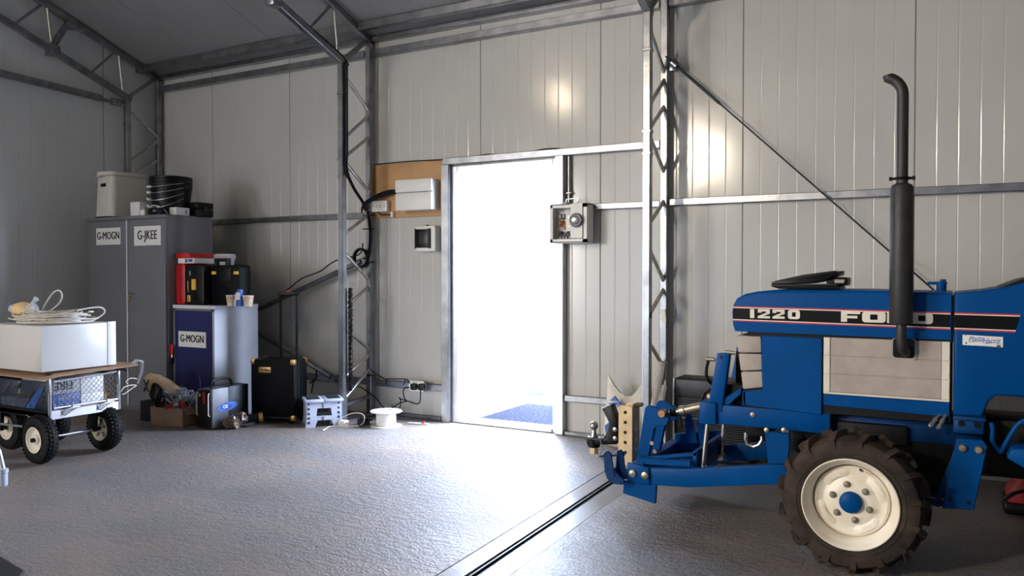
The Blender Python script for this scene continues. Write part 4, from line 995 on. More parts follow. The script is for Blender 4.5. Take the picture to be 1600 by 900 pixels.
cable_pile('grey_leads', 'tangle of grey leads in the cardboard box', 'cable', L1, .006, M['lead'], (bc.x, bc.y, .1))
L2 = [[(bc.x-.19, 4.30, .02), (bc.x-.20, 4.29, .06), (bc.x-.16, 4.28, .16), (bc.x-.02, 4.29, .12), (bc.x+.06, 4.285, .06), (bc.x+.02, 4.28, .03), (bc.x-.1, 4.27, .01)],
      [(bc.x-.05, 4.36, .15), (bc.x-.02, 4.48, .32), (bc.x+.06, 4.55, .40), (bc.x+.14, 4.5, .33), (bc.x+.19, 4.46, .22), (bc.x+.2, 4.42, .16)]]
L2b = [[(bc.x-.02, 4.5, .30), (bc.x+.03, 4.55, .40), (bc.x+.12, 4.53, .42), (bc.x+.19, 4.5, .32), (bc.x+.23, 4.45, .2), (bc.x+.12, 4.40, .17), (bc.x+.05, 4.4, .16)]]
cable_pile('black_lead', 'thin dark lead arching out of the cardboard box before the blue door', 'cable', L2b, .005, M['dark'], (bc.x, bc.y, .16))
L3 = []
for (cx_, cz_, rr) in ((-5.80, .27, .055), (-5.74, .20, .05), (-5.78, .25, .06)):
    L3.append([(cx_+rr*math.cos(a), 4.315+.01*math.sin(3*a), cz_+rr*1.2*math.sin(a)) for a in [2*PI*k/12 for k in range(13)]])
cable_pile('black_jump_leads', 'coiled thick black jump leads hanging on the left of the cardboard box', 'cable', L3, .010, M['rubber'], (-5.78, 4.315, .2))
def clamp_(name, label, c, ang):
    R = Matrix.Translation(c) @ Matrix.Rotation(ang, 4, 'Z') @ Matrix.Rotation(-.25, 4, 'Y')
    t = thing(name, label, 'clamp', c)
    def h(m):
        m.X = R; m.prism([(-.10, .012), (-.02, .022), (.0, .012), (-.02, .006), (-.10, -.0)], 'y', -.012, .012, .003); m.prism([(-.10, -.018), (-.02, -.012), (0, .004), (-.02, .002), (-.10, -.008)], 'y', -.012, .012, .003)
    part('handles', M['redpl'], t, h)
    def j(m): m.X = R; m.prism([(0, .014), (.05, .016), (.055, .004), (.0, .004)], 'y', -.008, .008); m.prism([(0, -.006), (.05, -.004), (.055, .003), (.0, .003)], 'y', -.008, .008)
    part('jaws', M['steel'], t, j)
clamp_('jump_lead_clamp', 'red-handled jump lead clamp lying on the cardboard box, lower one', Vector((-5.57, 4.32, .175)), .15)
clamp_('jump_lead_clamp', 'red-handled jump lead clamp lying on the cardboard box, upper one', Vector((-5.54, 4.345, .205)), PI*.92)
# kraft sack leaning behind the box
def ksack(m):
    a = Vector((-6.04, 4.42, .36)); d = Vector((.34, .05, -.16)); 
    m.lathe([(.02, 0), (.05, .01), (.075, .08), (.085, .2), (.08, .30), (.075, .37), (.05, .385)], a, d, 12)
    m.X = None
ob = MB(); ksack(ob); ks = thing('paper_sack', 'rolled brown paper sack lying on leads behind the cardboard box', 'paper sack', (-5.9, 4.45, .2))
kp = part('roll', M['kraft'], ks, ksack)
def kx(m):
    for dx in (-.04, .07): 
        c = Vector((-5.90+dx, 4.335, .290-dx*.5))
        m.beam(c+Vector((-.03, 0, -.05)), c+Vector((.03, 0, .05)), .004, .016, up=(0, 1, 0)); m.beam(c+Vector((-.03, -.002, .05)), c+Vector((.03, -.002, -.05)), .004, .016, up=(0, 1, 0))
part('printed_mark', M['ink'], kp, kx)
# support pile under the sack
boxthing('crate', 'low dark crate between the paper sack and the tall grey cabinet', 'crate', -6.06, -5.84, 4.36, 4.56, 0, .17, M['engine'])
# ---- welder
wa = math.atan2(4.382-4.353, -5.182+5.342)
WL = thing('welding_machine', 'grey and black welding machine with carry handle and blue oval emblem', 'welder', (-5.262, 4.367, 0), 0)
wx0, wx1, wy0, wy1, wh = -5.345, -5.185, 4.36, 4.74, .325
part('case', [M['welder'], M['dark']], WL, lambda m: (m.box(wx0+.008, wx1, wy0+.012, wy1, .01, wh, .006, mi=0), m.box(wx0+.004, wx1+.002, wy0+.17, wy1+.002, .012, wh+.004, .006, mi=1)))
part('front_panel', M['black'], WL, lambda m: (m.box(wx0, wx1-.004, wy0, wy0+.014, .012, wh-.008, .004), [m.box(wx0+.02, wx1-.025, wy0-.004, wy0, z, z+.012) for z in (.13, .15, .17, .19)]))
part('front_rail', M['cream'], WL, lambda m: [m.tube([(x, wy0-.002, .11), (x, wy0-.015, .12), (x, wy0-.015, .285), (x, wy0-.002, .295)], .0045, 8) for x in (wx0+.012, wx1-.015)])
part('connector', [M['brass'], M['redpl']], WL, lambda m: (m.cyl((wx0+.04, wy0-.012, .275), (wx0+.04, wy0, .275), .014, n=14, mi=0), m.box(wx0+.075, wx0+.10, wy0-.012, wy0, .21, .30, .004, mi=1)))
part('handle', M['black'], WL, lambda m: m.tube(spline([((wx0+wx1)/2+.02, wy0+.05, wh), ((wx0+wx1)/2+.02, wy0+.06, wh+.05), ((wx0+wx1)/2+.02, wy0+.11, wh+.068), ((wx0+wx1)/2+.02, wy0+.20, wh+.068), ((wx0+wx1)/2+.02, wy0+.25, wh+.045), ((wx0+wx1)/2+.02, wy0+.26, wh)], 5), .011, 10))
def emb(m):
    c = Vector((wx1+.0005, wy0+.14, .17))
    pts = [(c.y+.105*math.cos(a)+.02, c.z+.034*math.sin(a)+.006*math.cos(a)) for a in [2*PI*k/28 for k in range(28)]]
    m.prism(pts, 'x', wx1+.002, wx1+.0032, mi=0)
    pts = [(c.y-.01+.06*math.cos(a)+.012, c.z+.024*math.sin(a)) for a in [2*PI*k/24 for k in range(24)]]
    m.prism(pts, 'x', wx1+.003, wx1+.0038, mi=1)
    V, Fc = text_geo('OE', .038, .0003, .0008); m.plane_map(V, Fc, (wx1+.0042, c.y+.0, c.z), (0, 1, 0), (0, 0, 1), 2)
part('emblem', [M['oval'], M['bluebox'], M['paper']], WL, emb, label='blue oval emblem')
# crumpled foil-wrapped thing
def crum(m, c, r, seed, n=10):
    g = random.Random(seed); V = []; Fc = []; mm = n//2+1
    for i in range(1, mm):
        for k in range(n):
            a = PI*i/mm; t_ = 2*PI*k/n; f = g.uniform(.72, 1.12)
            V.append((c[0]+r[0]*f*math.sin(a)*math.cos(t_), c[1]+r[1]*f*math.sin(a)*math.sin(t_), max(.002, c[2]+r[2]*f*math.cos(a))))
    for i in range(mm-2):
        for k in range(n): Fc.append((i*n+k, i*n+(k+1) % n, (i+1)*n+(k+1) % n, (i+1)*n+k))
    V += [(c[0], c[1], c[2]+r[2]), (c[0], c[1], max(.002, c[2]-r[2]))]; q_ = len(V)
    for k in range(n): Fc.append((k, (k+1) % n, q_-2)); Fc.append(((mm-2)*n+k, (mm-2)*n+(k+1) % n, q_-1))
    m.add(V, Fc)
WP = thing('wrapped_torch', 'black torch half wrapped in crumpled brown paper on the floor by the welder', 'torch', (-5.06, 4.55, 0))
part('wrapping', M['foil'], WP, lambda m: (crum(m, (-5.10, 4.50, .05), (.075, .065, .06), 4, 20), crum(m, (-5.06, 4.56, .08), (.05, .045, .05), 6, 16)), angle=10)
part('barrel', M['black'], WP, lambda m: m.cyl((-5.12, 4.52, .055), (-4.99, 4.68, .075), .034, n=16)); part('end_ring', M['brass'], WP, lambda m: m.cyl((-4.995, 4.675, .074), (-4.975, 4.70, .077), .037, n=16))
# ---- trolley case
ta = math.atan2(4.856-4.741, -4.778+5.156); tw, td = .395, .235
TR = thing('trolley_case', 'black trolley speaker case with brass corners and extended pull handle', 'trolley case', (-5.156, 4.741, 0), ta)
part('body', M['blackm'], TR, lambda m: m.box(0, tw, 0, td, .035, .535, .014, seg=2), True)
part('edge_trim', M['dark'], TR, lambda m: (m.box(tw-.004, tw+.003, .07, .078, .05, .52), m.box(tw-.004, tw+.003, .022, .03, .05, .52), m.box(.02, tw-.02, -.002, .002, .05, .06)), True)
def corners(m):
    for x in (0, tw):
        for y in (0, td):
            for z in (.035, .535):
                sx_, sy_, sz_ = (1 if x else -1), (1 if y else -1), (1 if z > .1 else -1)
                m.box(*sorted((x+sx_*.004, x-sx_*.038)), *sorted((y+sy_*.004, y-sy_*.038)), *sorted((z+sz_*.004, z-sz_*.042)), .010)
part('corner_guard', M['brass'], TR, corners, True, label='brass corner guards')
part('name_plate', M['brass'], TR, lambda m: (m.box(.075, .185, -.003, 0, .425, .472, .002)), True)
part('plate_mark', M['ink'], TR, lambda m: (m.prism([(.09, .443), (.172, .443), (.17, .452), (.14, .456), (.13, .450), (.105, .454)], 'y', -.0038, -.003)), True)
def pull(m):
    for x in (.165, .315): m.cyl((x, td-.03, .535), (x, td-.03, .83), .0115, n=12); m.cyl((x, td-.03, .83), (x, td-.03, 1.075), .0095, n=12)
    m.box(.145, .335, td-.045, td-.015, 1.06, 1.095, .007)
part('pull_handle', M['black'], TR, pull, True); part('release_button', M['redpl'], TR, lambda m: m.box(.215, .265, td-.042, td-.02, 1.093, 1.103, .003), True)
for x in (.04, tw-.04):
    for y in (.03, td-.03): part('caster', M['rubber'], TR, lambda m: (m.cyl((x-.012, y, .021), (x+.012, y, .021), .021, n=16), m.box(x-.015, x+.015, y-.015, y+.015, .03, .04)), True)
# ---- step stool
SA = math.atan2(5.031-4.801, -4.409+4.598)
SS = thing('step_stool', 'grey folding plastic step stool on the floor by the cable-carrying column', 'step stool', (-4.60, 4.80, 0), SA)
sw, sd_, sh = .30, .215, .225
def sleg(m, side):
    # legs lean outwards; face panel with a window
    def pan(x0, x1, y): pass
for side in (0, 1):
    y0, y1 = (0, .012) if not side else (sd_-.012, sd_)
    yt = .03 if not side else sd_-.03
    def panel(m):
        def ring(o, i):
            n = len(o); V = []
            for dy in (0, .012):
                for u, v in o+i: V.append((u, (y0+(yt-y0-.006)*v/sh)+dy, v))
            Fc = []
            for b in (0, 2*n):
                for k in range(n): Fc.append((b+k, b+(k+1) % n, b+n+(k+1) % n, b+n+k))
            for k in range(n): Fc += [(k, (k+1) % n, 2*n+(k+1) % n, 2*n+k), (n+k, n+(k+1) % n, 3*n+(k+1) % n, 3*n+k)]
            m.add(V, Fc)
        o = [(0, 0), (.075, 0), (.095, .055), (.205, .055), (.225, 0), (.30, 0), (.278, .20), (.022, .20)]
        i = [(.088, .088), (.092, .088), (.100, .088), (.200, .088), (.208, .088), (.212, .088), (.205, .15), (.095, .15)]
        ring(o, i); m.box(.146, .152, y0+.0, y0+.018, .06, .088); m.box(.146, .152, y0+.012, y0+.025, .15, .2)
    part('leg_panel', M['stool'], SS, panel, True)
part('tread', M['stool'], SS, lambda m: (m.box(-.005, .148, 0, sd_, .20, .225, .006), m.box(.152, .305, 0, sd_, .20, .225, .006)), True)
def ribs(m):
    for x0, x1 in ((.015, .12), (.18, .285)):
        for k in range(9): m.box(x0, x1, .02+k*.02, .03+k*.02, .224, .2265)
part('grip_ribs', M['dark'], SS, ribs, True)
def side_slats(m):
    for x, s_ in ((.012, 1), (.288, -1)):
        m.box(x-.006, x+.006, .02, sd_-.02, .02, .2)
part('side_panel', M['stool'], SS, side_slats, True)
def teeth(m):
    for k in range(5):
        for x in (.022-.0035*0, .262):
            z = .03+k*.036; m.box(x-.002, x+.012, -.004+.03*z/sh, .004+.03*z/sh, z, z+.018)
part('hinge_teeth', M['dark'], SS, teeth, True)
# ---- cable reel
RL = thing('cable_reel', 'white plastic reel of white cable on the floor left of the doorway', 'cable reel', (-4.09, 5.19, 0))
part('flange', M['white'], RL, lambda m: m.lathe([(.02, 0), (.128, 0), (.13, .003), (.128, .007), (.02, .007)], (-4.09, 5.19, 0), n=12))
part('flange', M['white'], RL, lambda m: m.lathe([(.028, .117), (.13, .117), (.132, .122), (.128, .128), (.05, .130), (.045, .12), (.028, .12)], (-4.09, 5.19, 0), n=12))
def wind(m):
    prof = [(.05, .007)]
    for k in range(14): z = .010+k*.0075; prof += [(.078, z), (.082, z+.0037)]
    prof += [(.05, .117)]; m.lathe(prof, (-4.09, 5.19, 0), n=32)
part('wound_cable', M['white'], RL, wind)
# small adapters between stool and reel
t = thing('plug_adapter', 'white plug adapter on the floor between step stool and column foot', 'adapter', (-4.42, 5.05, 0))
part('body', M['white'], t, lambda m: m.box(-4.45, -4.37, 5.0, 5.06, 0, .045, .006)); part('pins', M['brass'], t, lambda m: (m.box(-4.372, -4.35, 5.01, 5.02, .02, .03), m.box(-4.372, -4.35, 5.04, 5.05, .02, .03)))
t = thing('power_supply', 'black power supply block with lead beside the white cable reel', 'power block', (-4.28, 5.14, 0))
part('body', M['black'], t, lambda m: m.box(-4.33, -4.24, 5.11, 5.17, 0, .055, .006)); part('label', M['stool'], t, lambda m: m.box(-4.335, -4.328, 5.12, 5.16, .01, .05))
part('lead', M['rubber'], t, lambda m: m.tube(spline([(-4.24, 5.14, .03), (-4.2, 5.10, .05), (-4.18, 5.05, .03), (-4.22, 5.02, .015), (-4.26, 5.06, .06), (-4.2, 5.15, .045)], 6), .006, 7))
cable_pile('white_lead', 'loose white lead looping on the floor in front of the column foot', 'cable', [[(-4.52, 5.0, .012), (-4.40, 5.07, .08), (-4.33, 5.10, .10), (-4.24, 5.09, .09), (-4.22, 5.05, .03), (-4.3, 5.0, .008), (-4.45, 4.93, .006), (-4.42, 4.84, .006), (-4.40, 4.78, .006)], [(-4.5, 5.02, .006), (-4.5, 5.06, .1), (-4.52, 5.09, .18)]], .0045, M['cream'], (-4.4, 5.0, 0))
t = thing('strip_offcut', 'pale offcut strip with orange tip on the floor left of the doorway', 'offcut', (-3.95, 5.38, 0))
part('strip', M['cream'], t, lambda m: m.beam((-4.0, 5.36, .006), (-3.82, 5.40, .006), .03, .008)); part('tip', M['redpl'], t, lambda m: crum(m, (-3.86, 5.39, .016), (.016, .014, .014), 5, 8))
# ---- cart (end face x = -5.2)
KX = -5.2
K2 = thing('garden_cart', 'black steel garden cart with mesh end gate and pneumatic tyres', 'cart', (-5.6, 3.33, 0))
y0, y1 = 3.075, 3.585; xl = -6.15
def bed(m):
    m.box(xl, KX-.004, y0, y1, .30, .325); m.box(xl, KX, y0, y0+.012, .29, .345, .003, seg=1); m.box(xl, KX, y1-.012, y1, .29, .345, .003, seg=1)
part('bed', M['black'], K2, bed)
part('end_rail', M['alu'], K2, lambda m: m.box(KX-.012, KX+.002, y0, y1, .285, .345, .003, seg=1))
gt = part('end_gate', M['alu'], K2, lambda m: (m.tube([(KX, y0+.03, .36), (KX, y1-.02, .36), (KX, y1-.02, .555), (KX, y0+.03, .535)], .008, 8, closed=True)))
def mesh_(m):
    L_, Hh = (y1-.02)-(y0+.03), .185; st = .036
    n = int((L_+Hh)/st)+2
    for k in range(n):
        s0 = k*st
        for sg in (0, 1):
            pts = []
            for (u, v) in ((s0, 0), (s0-Hh, Hh)):
                pts.append((u, v))
            (ua, va), (ub, vb) = pts
            if ua > L_: va += ua-L_; ua = L_
            if ub < 0: vb += ub; ub = 0
            if vb-va < .01: continue
            f = lambda u, v: (KX-.001*sg, (y0+.03+u) if not sg else (y1-.02-u), .36+v*(1+.05*(u if not sg else L_-u)))
            m.tube([f(ua, va), f(ub, vb)], .0016, 4)
part('wire_mesh', M['wire'], gt, mesh_)
def side_gate(m, y):
    m.tube([(xl, y, .345), (xl, y, .54), (KX-.02, y, .54), (KX-.02, y, .345)], .008, 8)
for y in (y1-.005,): part('side_gate', M['black'], K2, lambda m: side_gate(m, y))
def sgm(m):
    n = 26
    for k in range(n): x = xl+(KX-xl)*k/n; m.tube([(x, y1-.005, .345), (x, y1-.005, .54)], .0015, 4)
part('side_mesh', M['wire'], K2, sgm)
for y in (y0+.008, y1-.008): part('corner_post', M['galv'], K2, lambda m: (m.cyl((KX-.005, y, .29), (KX-.005, y, .58), .011, n=12), m.tube(spline([(KX+.006, y-.012, .47), (KX+.014, y-.014, .50), (KX+.012, y-.012, .555), (KX, y, .565)], 4), .006, 8)))
for y in (y0+.008, y1-.008): part('corner_cap', M['rubber'], K2, lambda m: m.tube(spline([(KX-.03, y, .575), (KX+.01, y-.01, .58), (KX+.015, y+.03, .57), (KX, y+.05, .56)], 4), .012, 8))
for y in (y0+.13, y0+.38):
    part('latch', M['alu'], K2, lambda m: (m.tube(spline([(KX+.006, y-.04, .322), (KX+.016, y-.03, .34), (KX+.018, y+.02, .35), (KX+.016, y+.075, .352), (KX+.018, y+.02, .335), (KX+.016, y-.03, .308), (KX+.006, y-.04, .322)], 4), .0045, 6), m.beam((KX+.004, y+.03, .35), (KX+.004, y+.035, .37), .02)))
def cwheel(x, y, out):
    c = (x, y, .163)
    wt = part('wheel_tyre', M['rubber'], K2, lambda m: (m.lathe([(.082, -.030), (.095, -.041), (.125, -.044), (.148, -.032), (.157, -.012), (.159, 0), (.157, .012), (.148, .032), (.125, .044), (.095, .041), (.082, .030), (.08, 0), (.082, -.03)], c, (0, 1, 0), 40, cap=False), knobs(m, c)))
    def rim(m):
        for s_ in (-1, 1): m.lathe([(.083, .040), (.086, .043), (.080, .042), (.073, .028), (.062, .020), (.034, .020), (.030, .034), (.012, .036)], c, (0, s_, 0), 32, cap=False)
    r = part('wheel_rim', M['rim'], K2, rim)
    def hub(m): m.cyl((x, y-.055, c[2]), (x, y+.055, c[2]), .014, n=14)
    part('hub', M['black'], r, hub)
    part('spoke_ribs', M['galv'], r, lambda m: [m.beam(Vector(c)+Vector((.025*math.cos(a), s_*.026, .025*math.sin(a))), Vector(c)+Vector((.07*math.cos(a), s_*.028, .07*math.sin(a))), .012, .012) for a in [2*PI*k/5+.3 for k in range(5)] for s_ in (-out,)])
def knobs(m, c):
    for row, yy in enumerate((-.036, -.018, 0, .018, .036)):
        rr = (.146, .155, .159, .155, .146)[row]
        for k in range(34):
            a = 2*PI*(k+.5*(row % 2))/34; u = Vector((math.cos(a), 0, math.sin(a))); w_ = Vector((-math.sin(a), 0, math.cos(a)))
            o = Vector(c)+Vector((0, yy, 0))+u*(rr-.002); V = []
            for h, s_ in ((0, 1), (.0055, .75)):
                for p_, r_ in ((-1, 0), (0, -1), (1, 0), (0, 1)): V.append(o+u*h+w_*(.0125*p_*s_)+Vector((0, .009*r_*s_, 0)))
            m.add(V, [(4, 5, 6, 7), (0, 1, 5, 4), (1, 2, 6, 5), (2, 3, 7, 6), (3, 0, 4, 7)])
cwheel(-5.255, 3.045, -1); cwheel(-5.255, 3.50, 1); cwheel(-5.86, 3.20, -1); cwheel(-5.86, 3.50, 1)
part('axle', M['wire'], K2, lambda m: (m.cyl((-5.255, 3.0, .163), (-5.255, 3.54, .163), .008, n=12), m.cyl((-5.86, 3.15, .163), (-5.86, 3.54, .163), .008, n=12)))
part('axle_bracket', M['black'], K2, lambda m: [m.box(x-.03, x+.03, y-.012, y+.012, .15, .30, .004) for x in (-5.255, -5.86) for y in (3.12, 3.42)])
part('drawbar', M['wire'], K2, lambda m: (m.cyl((-5.86, 3.10, .20), (-5.55, 3.12, .205), .009, n=10)))
part('tie_hook', M['wire'], K2, lambda m: m.tube(spline([(-5.45, y0-.004, .30), (-5.40, y0-.006, .285), (-5.36, y0-.006, .27), (-5.33, y0-.006, .275), (-5.325, y0-.006, .30)], 4), .003, 6))
# load of the cart
def mirror_text(m, txt, o, size, mi): 
    V, Fc = text_geo(txt, size, .0003, .001, .95); m.plane_map([(-u, -v, w) for u, v, w in V], Fc, o, (0, 1, 0), (0, 0, 1), mi)
t = thing('printed_carton', 'grey carton with black lettering, upper one behind the cart mesh gate', 'carton', (-5.35, 3.22, .445))
part('carton', M['greybox'], t, lambda m: m.box(-5.55, -5.225, 3.10, 3.305, .445, .545, .003)); part('print', M['ink'], t, lambda m: mirror_text(m, 'FIRE', (-5.2235, 3.19, .50), .075, 0))
t = thing('printed_carton', 'blue carton with pale lettering, lower one behind the cart mesh gate', 'carton', (-5.35, 3.22, .326))
part('carton', M['bluebox'], t, lambda m: m.box(-5.55, -5.225, 3.10, 3.305, .326, .444, .003)); part('print', M['greybox'], t, lambda m: (mirror_text(m, 'SPOUT', (-5.2235, 3.20, .362), .058, 0), mirror_text(m, 'WASH', (-5.2235, 3.20, .415), .036, 0)))
boxthing('white_carton', 'upper plain white carton behind the cart mesh gate', 'carton', -5.52, -5.225, 3.31, 3.475, .428, .55, M['white'], .003)
boxthing('white_carton', 'lower plain white carton behind the cart mesh gate', 'carton', -5.52, -5.225, 3.31, 3.475, .326, .427, M['white'], .003)
t = thing('paper_scrap', 'folded brown paper at the right end of the cart load', 'paper', (-5.26, 3.51, .326))
part('fold', M['kraft'], t, lambda m: (m.prism([(3.485, .326), (3.53, .326), (3.555, .42), (3.50, .40)], 'x', -5.27, -5.245), m.prism([(3.49, .40), (3.51, .40), (3.505, .50), (3.49, .49)], 'x', -5.27, -5.255)))
def bagprint(m):
    p = lambda u, v: P(u*80/900, 580+v*80/900, Y=y0+.012)
    def pl(pts, mi, e): m.prism([(p(*a).x, p(*a).z) for a in pts], 'y', y0+.012-e, y0+.014, mi=mi)
    pl([(440, 650), (690, 300), (800, 260), (600, 660)], 1, .001)
    pl([(20, 600), (20, 430), (300, 450), (520, 490), (430, 640)], 2, .0005)
    pl([(300, 400), (420, 370), (560, 330), (620, 350), (520, 470), (330, 480)], 3, .0012)
    pl([(360, 400), (480, 410), (470, 470), (380, 480)], 0, .0018); pl([(30, 380), (160, 190), (190, 200), (80, 380)], 2, .0012)
    pl([(120, 360), (230, 330), (300, 220), (360, 210), (300, 350), (230, 390)], 3, .001)
    for k in range(5): pl([(600+k*36, 545-k*58), (622+k*36, 500-k*58), (640+k*36, 510-k*58), (618+k*36, 555-k*58)], 2, .0016)
    c = p(545, 610); m.tube(circ((c.x, y0+.0105, c.z), .013, 'y', 16), .003, 6, closed=True, mi=2)
    for z in (540, 460, 350): c = p(770, z); m.tube(circ((c.x, y0+.0105, c.z), .008, 'y', 14), .002, 6, closed=True, mi=2)
t = thing('printed_sack', 'dark blue printed sack lying along the near side of the cart', 'sack', (-5.65, 3.2, .326))
part('sack', M['bluew'] if False else M['engine'], t, lambda m: m.box(-6.12, -5.235, y0+.014, y0+.022, .328, .535, .003)) if False else part('sack', mat('dark blue sack', (16, 26, 44), .4, 0, .2, 12, .2, 20), t, lambda m: (m.box(-6.12, -5.56, y0+.014, 3.50, .328, .53, .02), m.box(-5.56, -5.24, y0+.014, 3.098, .328, .53, .006)))
part('print', [M['ink'], M['bluebox'], M['sackp'], M['dark']], t, bagprint)
# cardboard sheet, white box and its film
def sheet(m):
    V = []; xs_ = (-6.2, -5.6, -5.21, -5.16, -5.13); ys_ = (2.99, 3.10, 3.30, 3.58, 3.68)
    zf = lambda i, j: .588+(.024*(j/4))-(.008 if i == 4 else 0)-(.012 if j == 0 else 0)
    for dz in (0, .006):
        for i, x in enumerate(xs_):
            for j, y in enumerate(ys_): V.append((x, y, zf(i, j)+dz-.012))
    Fc = []; n = 25
    for i in range(4):
        for j in range(4):
            a = i*5+j
            for b in (0, n): Fc.append((b+a, b+a+1, b+a+6, b+a+5))
    bd_ = [i*5 for i in range(5)]+[20+j for j in range(1, 5)]+[i*5+4 for i in (3, 2, 1, 0)]+[j for j in (3, 2, 1)]
    for k in range(len(bd_)): a, b = bd_[k], bd_[(k+1) % len(bd_)]; Fc.append((a, b, n+b, n+a))
    m.add(V, Fc)
o = MB(); sheet(o); tag(o.build('cardboard_sheet', M['cardb'], org=(-5.6, 3.3, .585)), 'brown cardboard sheet under the big white box on the cart', 'cardboard')
t = thing('plastic_film', 'clear plastic film drooping from the cardboard sheet at the cart corner', 'plastic film', (-5.15, 3.66, .62))
def film(m):
    a = [P(178, 582, X=-5.2), P(200, 573, X=-5.18), P(215, 563, X=-5.16), P(222, 564, X=-5.15), P(221, 580, X=-5.15), P(215, 600, X=-5.15)]
    w = [.010, .012, .02, .022, .016, .008]; V = []; Fc = []
    for p, w_ in zip(a, w): V += [p+Vector((-w_, 0, w_*.3)), p+Vector((0, w_*.4, 0)), p+Vector((w_, 0, -w_*.3))]
    for i in range(len(a)-1):
        for k in range(2): Fc.append((i*3+k, i*3+k+1, i*3+k+4, i*3+k+3))
    n = len(V); V += [v+Vector((.001, -.002, .001)) for v in V]; Fc += [tuple(i+n for i in f) for f in Fc]
    m.add(V, Fc)
part('film', M['film'], t, film)
t = thing('white_box', 'large glossy white box on the cardboard sheet on top of the cart', 'box', (-5.52, 3.29, .60))
part('body', M['boxwhite'], t, lambda m: m.box(-5.85, KX, 3.028, 3.555, .605, .905, .003))
part('edge_strip', M['white'], t, lambda m: m.box(KX, KX+.004, 3.49, 3.553, .607, .912, .002))
# white cable coils on the box
coils = []; g = random.Random(5)
for k in range(20):
    cx_, cy_ = -5.52+g.uniform(-.10, .10), 3.29+g.uniform(-.05, .05); ra, rb = g.uniform(.16, .29), g.uniform(.11, .21); ph = g.uniform(0, 6)
    coils.append([(cx_+ra*math.cos(a), cy_+rb*math.sin(a), .914+.0034*k+.012*math.sin(2*a+ph)*(k/20)+.004) for a in [ph+2*PI*i/14 for i in range(int(14*.98)+1)]])
coils.append([P(a, b, Y=3.3) for a, b in ((66, 484), (74, 470), (84, 457), (93, 454), (97, 462), (94, 472), (84, 482), (70, 491), (50, 497))])
coils.append([P(a, b, X=-5.4) for a, b in ((112, 487), (135, 482), (155, 480), (163, 484), (162, 490), (152, 497), (140, 503), (120, 505), (100, 506))])
coils.append([P(a, b, Y=3.15) for a, b in ((30, 502), (37, 490), (39, 482), (37, 490), (36, 500))][:3])
for dx, dz in ((0, .12), (.12, .09), (.2, .1)):
    pass
cable_pile('cable_coil', 'loose coil of off-white cable on top of the large white box', 'cable', coils, .0058, M['cream'], (-5.5, 3.3, .91))
t = thing('bagged_sponge', 'yellow sponge in a clear plastic bag lying on the white cable coil', 'sponge', (-5.6, 3.25, .93))
c = P(36, 483, Y=3.22)
part('sponge', M['bread'], t, lambda m: m.ball((c.x, 3.22, c.z), (.10, .06, .050), 20))
def plb(m):
    crum(m, (c.x+.095, 3.225, c.z-.005), (.06, .05, .045), 8, 12); crum(m, (c.x-.10, 3.225, c.z), (.06, .05, .035), 9, 12)
    m.tube(spline([(c.x+.10, 3.225, c.z+.03), (c.x+.12, 3.225, c.z+.05), (c.x+.15, 3.225, c.z+.075)], 4), [.02, .018, .016, .014, .012, .014, .016, .018, .02], 7)
part('bag', M['film'], t, plb, angle=10)
# lower-left stand leg
t = thing('stand_leg', 'grey metal tripod stand with only its foot showing at the lower left edge', 'stand', (-5.12, 2.62, 0))
a = P(-4, 690, Y=2.62); b = P(4, 727, Y=2.62)
part('post', M['alu'], t, lambda m: m.tube([(-5.36, 2.5, .8), (b.x-.02, 2.61, .2), (b.x, 2.62, .10)], .016, 12))
part('rear_legs', M['alu'], t, lambda m: (m.tube([(-5.36, 2.5, .8), (-5.52, 2.36, 0)], .016, 12), m.tube([(-5.36, 2.5, .8), (-5.62, 2.56, 0)], .016, 12), m.ball((-5.36, 2.5, .81), .03, 12)))
part('socket', M['stool'], t, lambda m: m.lathe([(.022, 0), (.026, .01), (.026, .075), (.03, .08), (.03, .10), (.02, .105)], (b.x-.0, 2.62, .0), n=18))
o = MB(); o.prism([tuple(P(x_, y_, Z=0))[:2] for x_, y_ in ((-90, 860), (0, 871), (22, 885), (36, 893), (28, 905), (-60, 990))], 'z', 0, .006)
tag(o.build('rubber_mat', M['dark'], org=(P(0, 890, Z=0).x, P(0, 890, Z=0).y, 0)), 'dark rubber mat corner on the floor at the lower left', 'mat')

cable_pile('white_flex', 'two loops of thin white flex hanging beside the cart corner post', 'cable', [[P(a, b, X=-5.14) for a, b in ((189, 612), (194, 605), (204, 602), (213, 602), (206, 607), (195, 615), (191, 616))], [P(a, b, X=-5.14) for a, b in ((214, 592), (204, 591), (197, 596), (200, 600))]], .0035, M['cream'], P(200, 605, X=-5.14))
# ================================================================== electrics by the door
YB = W-.001
Bd = boxthing('plywood_board', 'plywood board fixed on the wall left of the doorway', 'board', -4.58, -3.80, W-.02, W, 1.735, 2.205, M['ply'], .002)
yb = W-.021
t = thing('consumer_unit', 'white consumer unit box mounted on the plywood board', 'electrical box', (-4.0, yb, 1.78))
part('base', M['white'], t, lambda m: m.box(-4.21, -3.84, yb-.10, yb, 1.785, 2.04, .008)); part('cover', M['white'], t, lambda m: (m.box(-4.213, -3.837, yb-.125, yb-.10, 1.782, 1.93, .010), m.box(-4.213, -3.837, yb-.125, yb-.10, 1.934, 2.043, .010)))
t = thing('switch_box', 'small white four-switch box on the plywood board below the cables', 'switch', (-4.45, yb, 1.79))
part('back_box', M['white'], t, lambda m: m.box(-4.55, -4.365, yb-.045, yb, 1.79, 1.885, .005))
for k in range(4): part('switch', M['offwhite'], t, lambda m: m.box(-4.532+k*.042, -4.51+k*.042, yb-.052, yb-.045, 1.825, 1.85, .003))
b = MB()
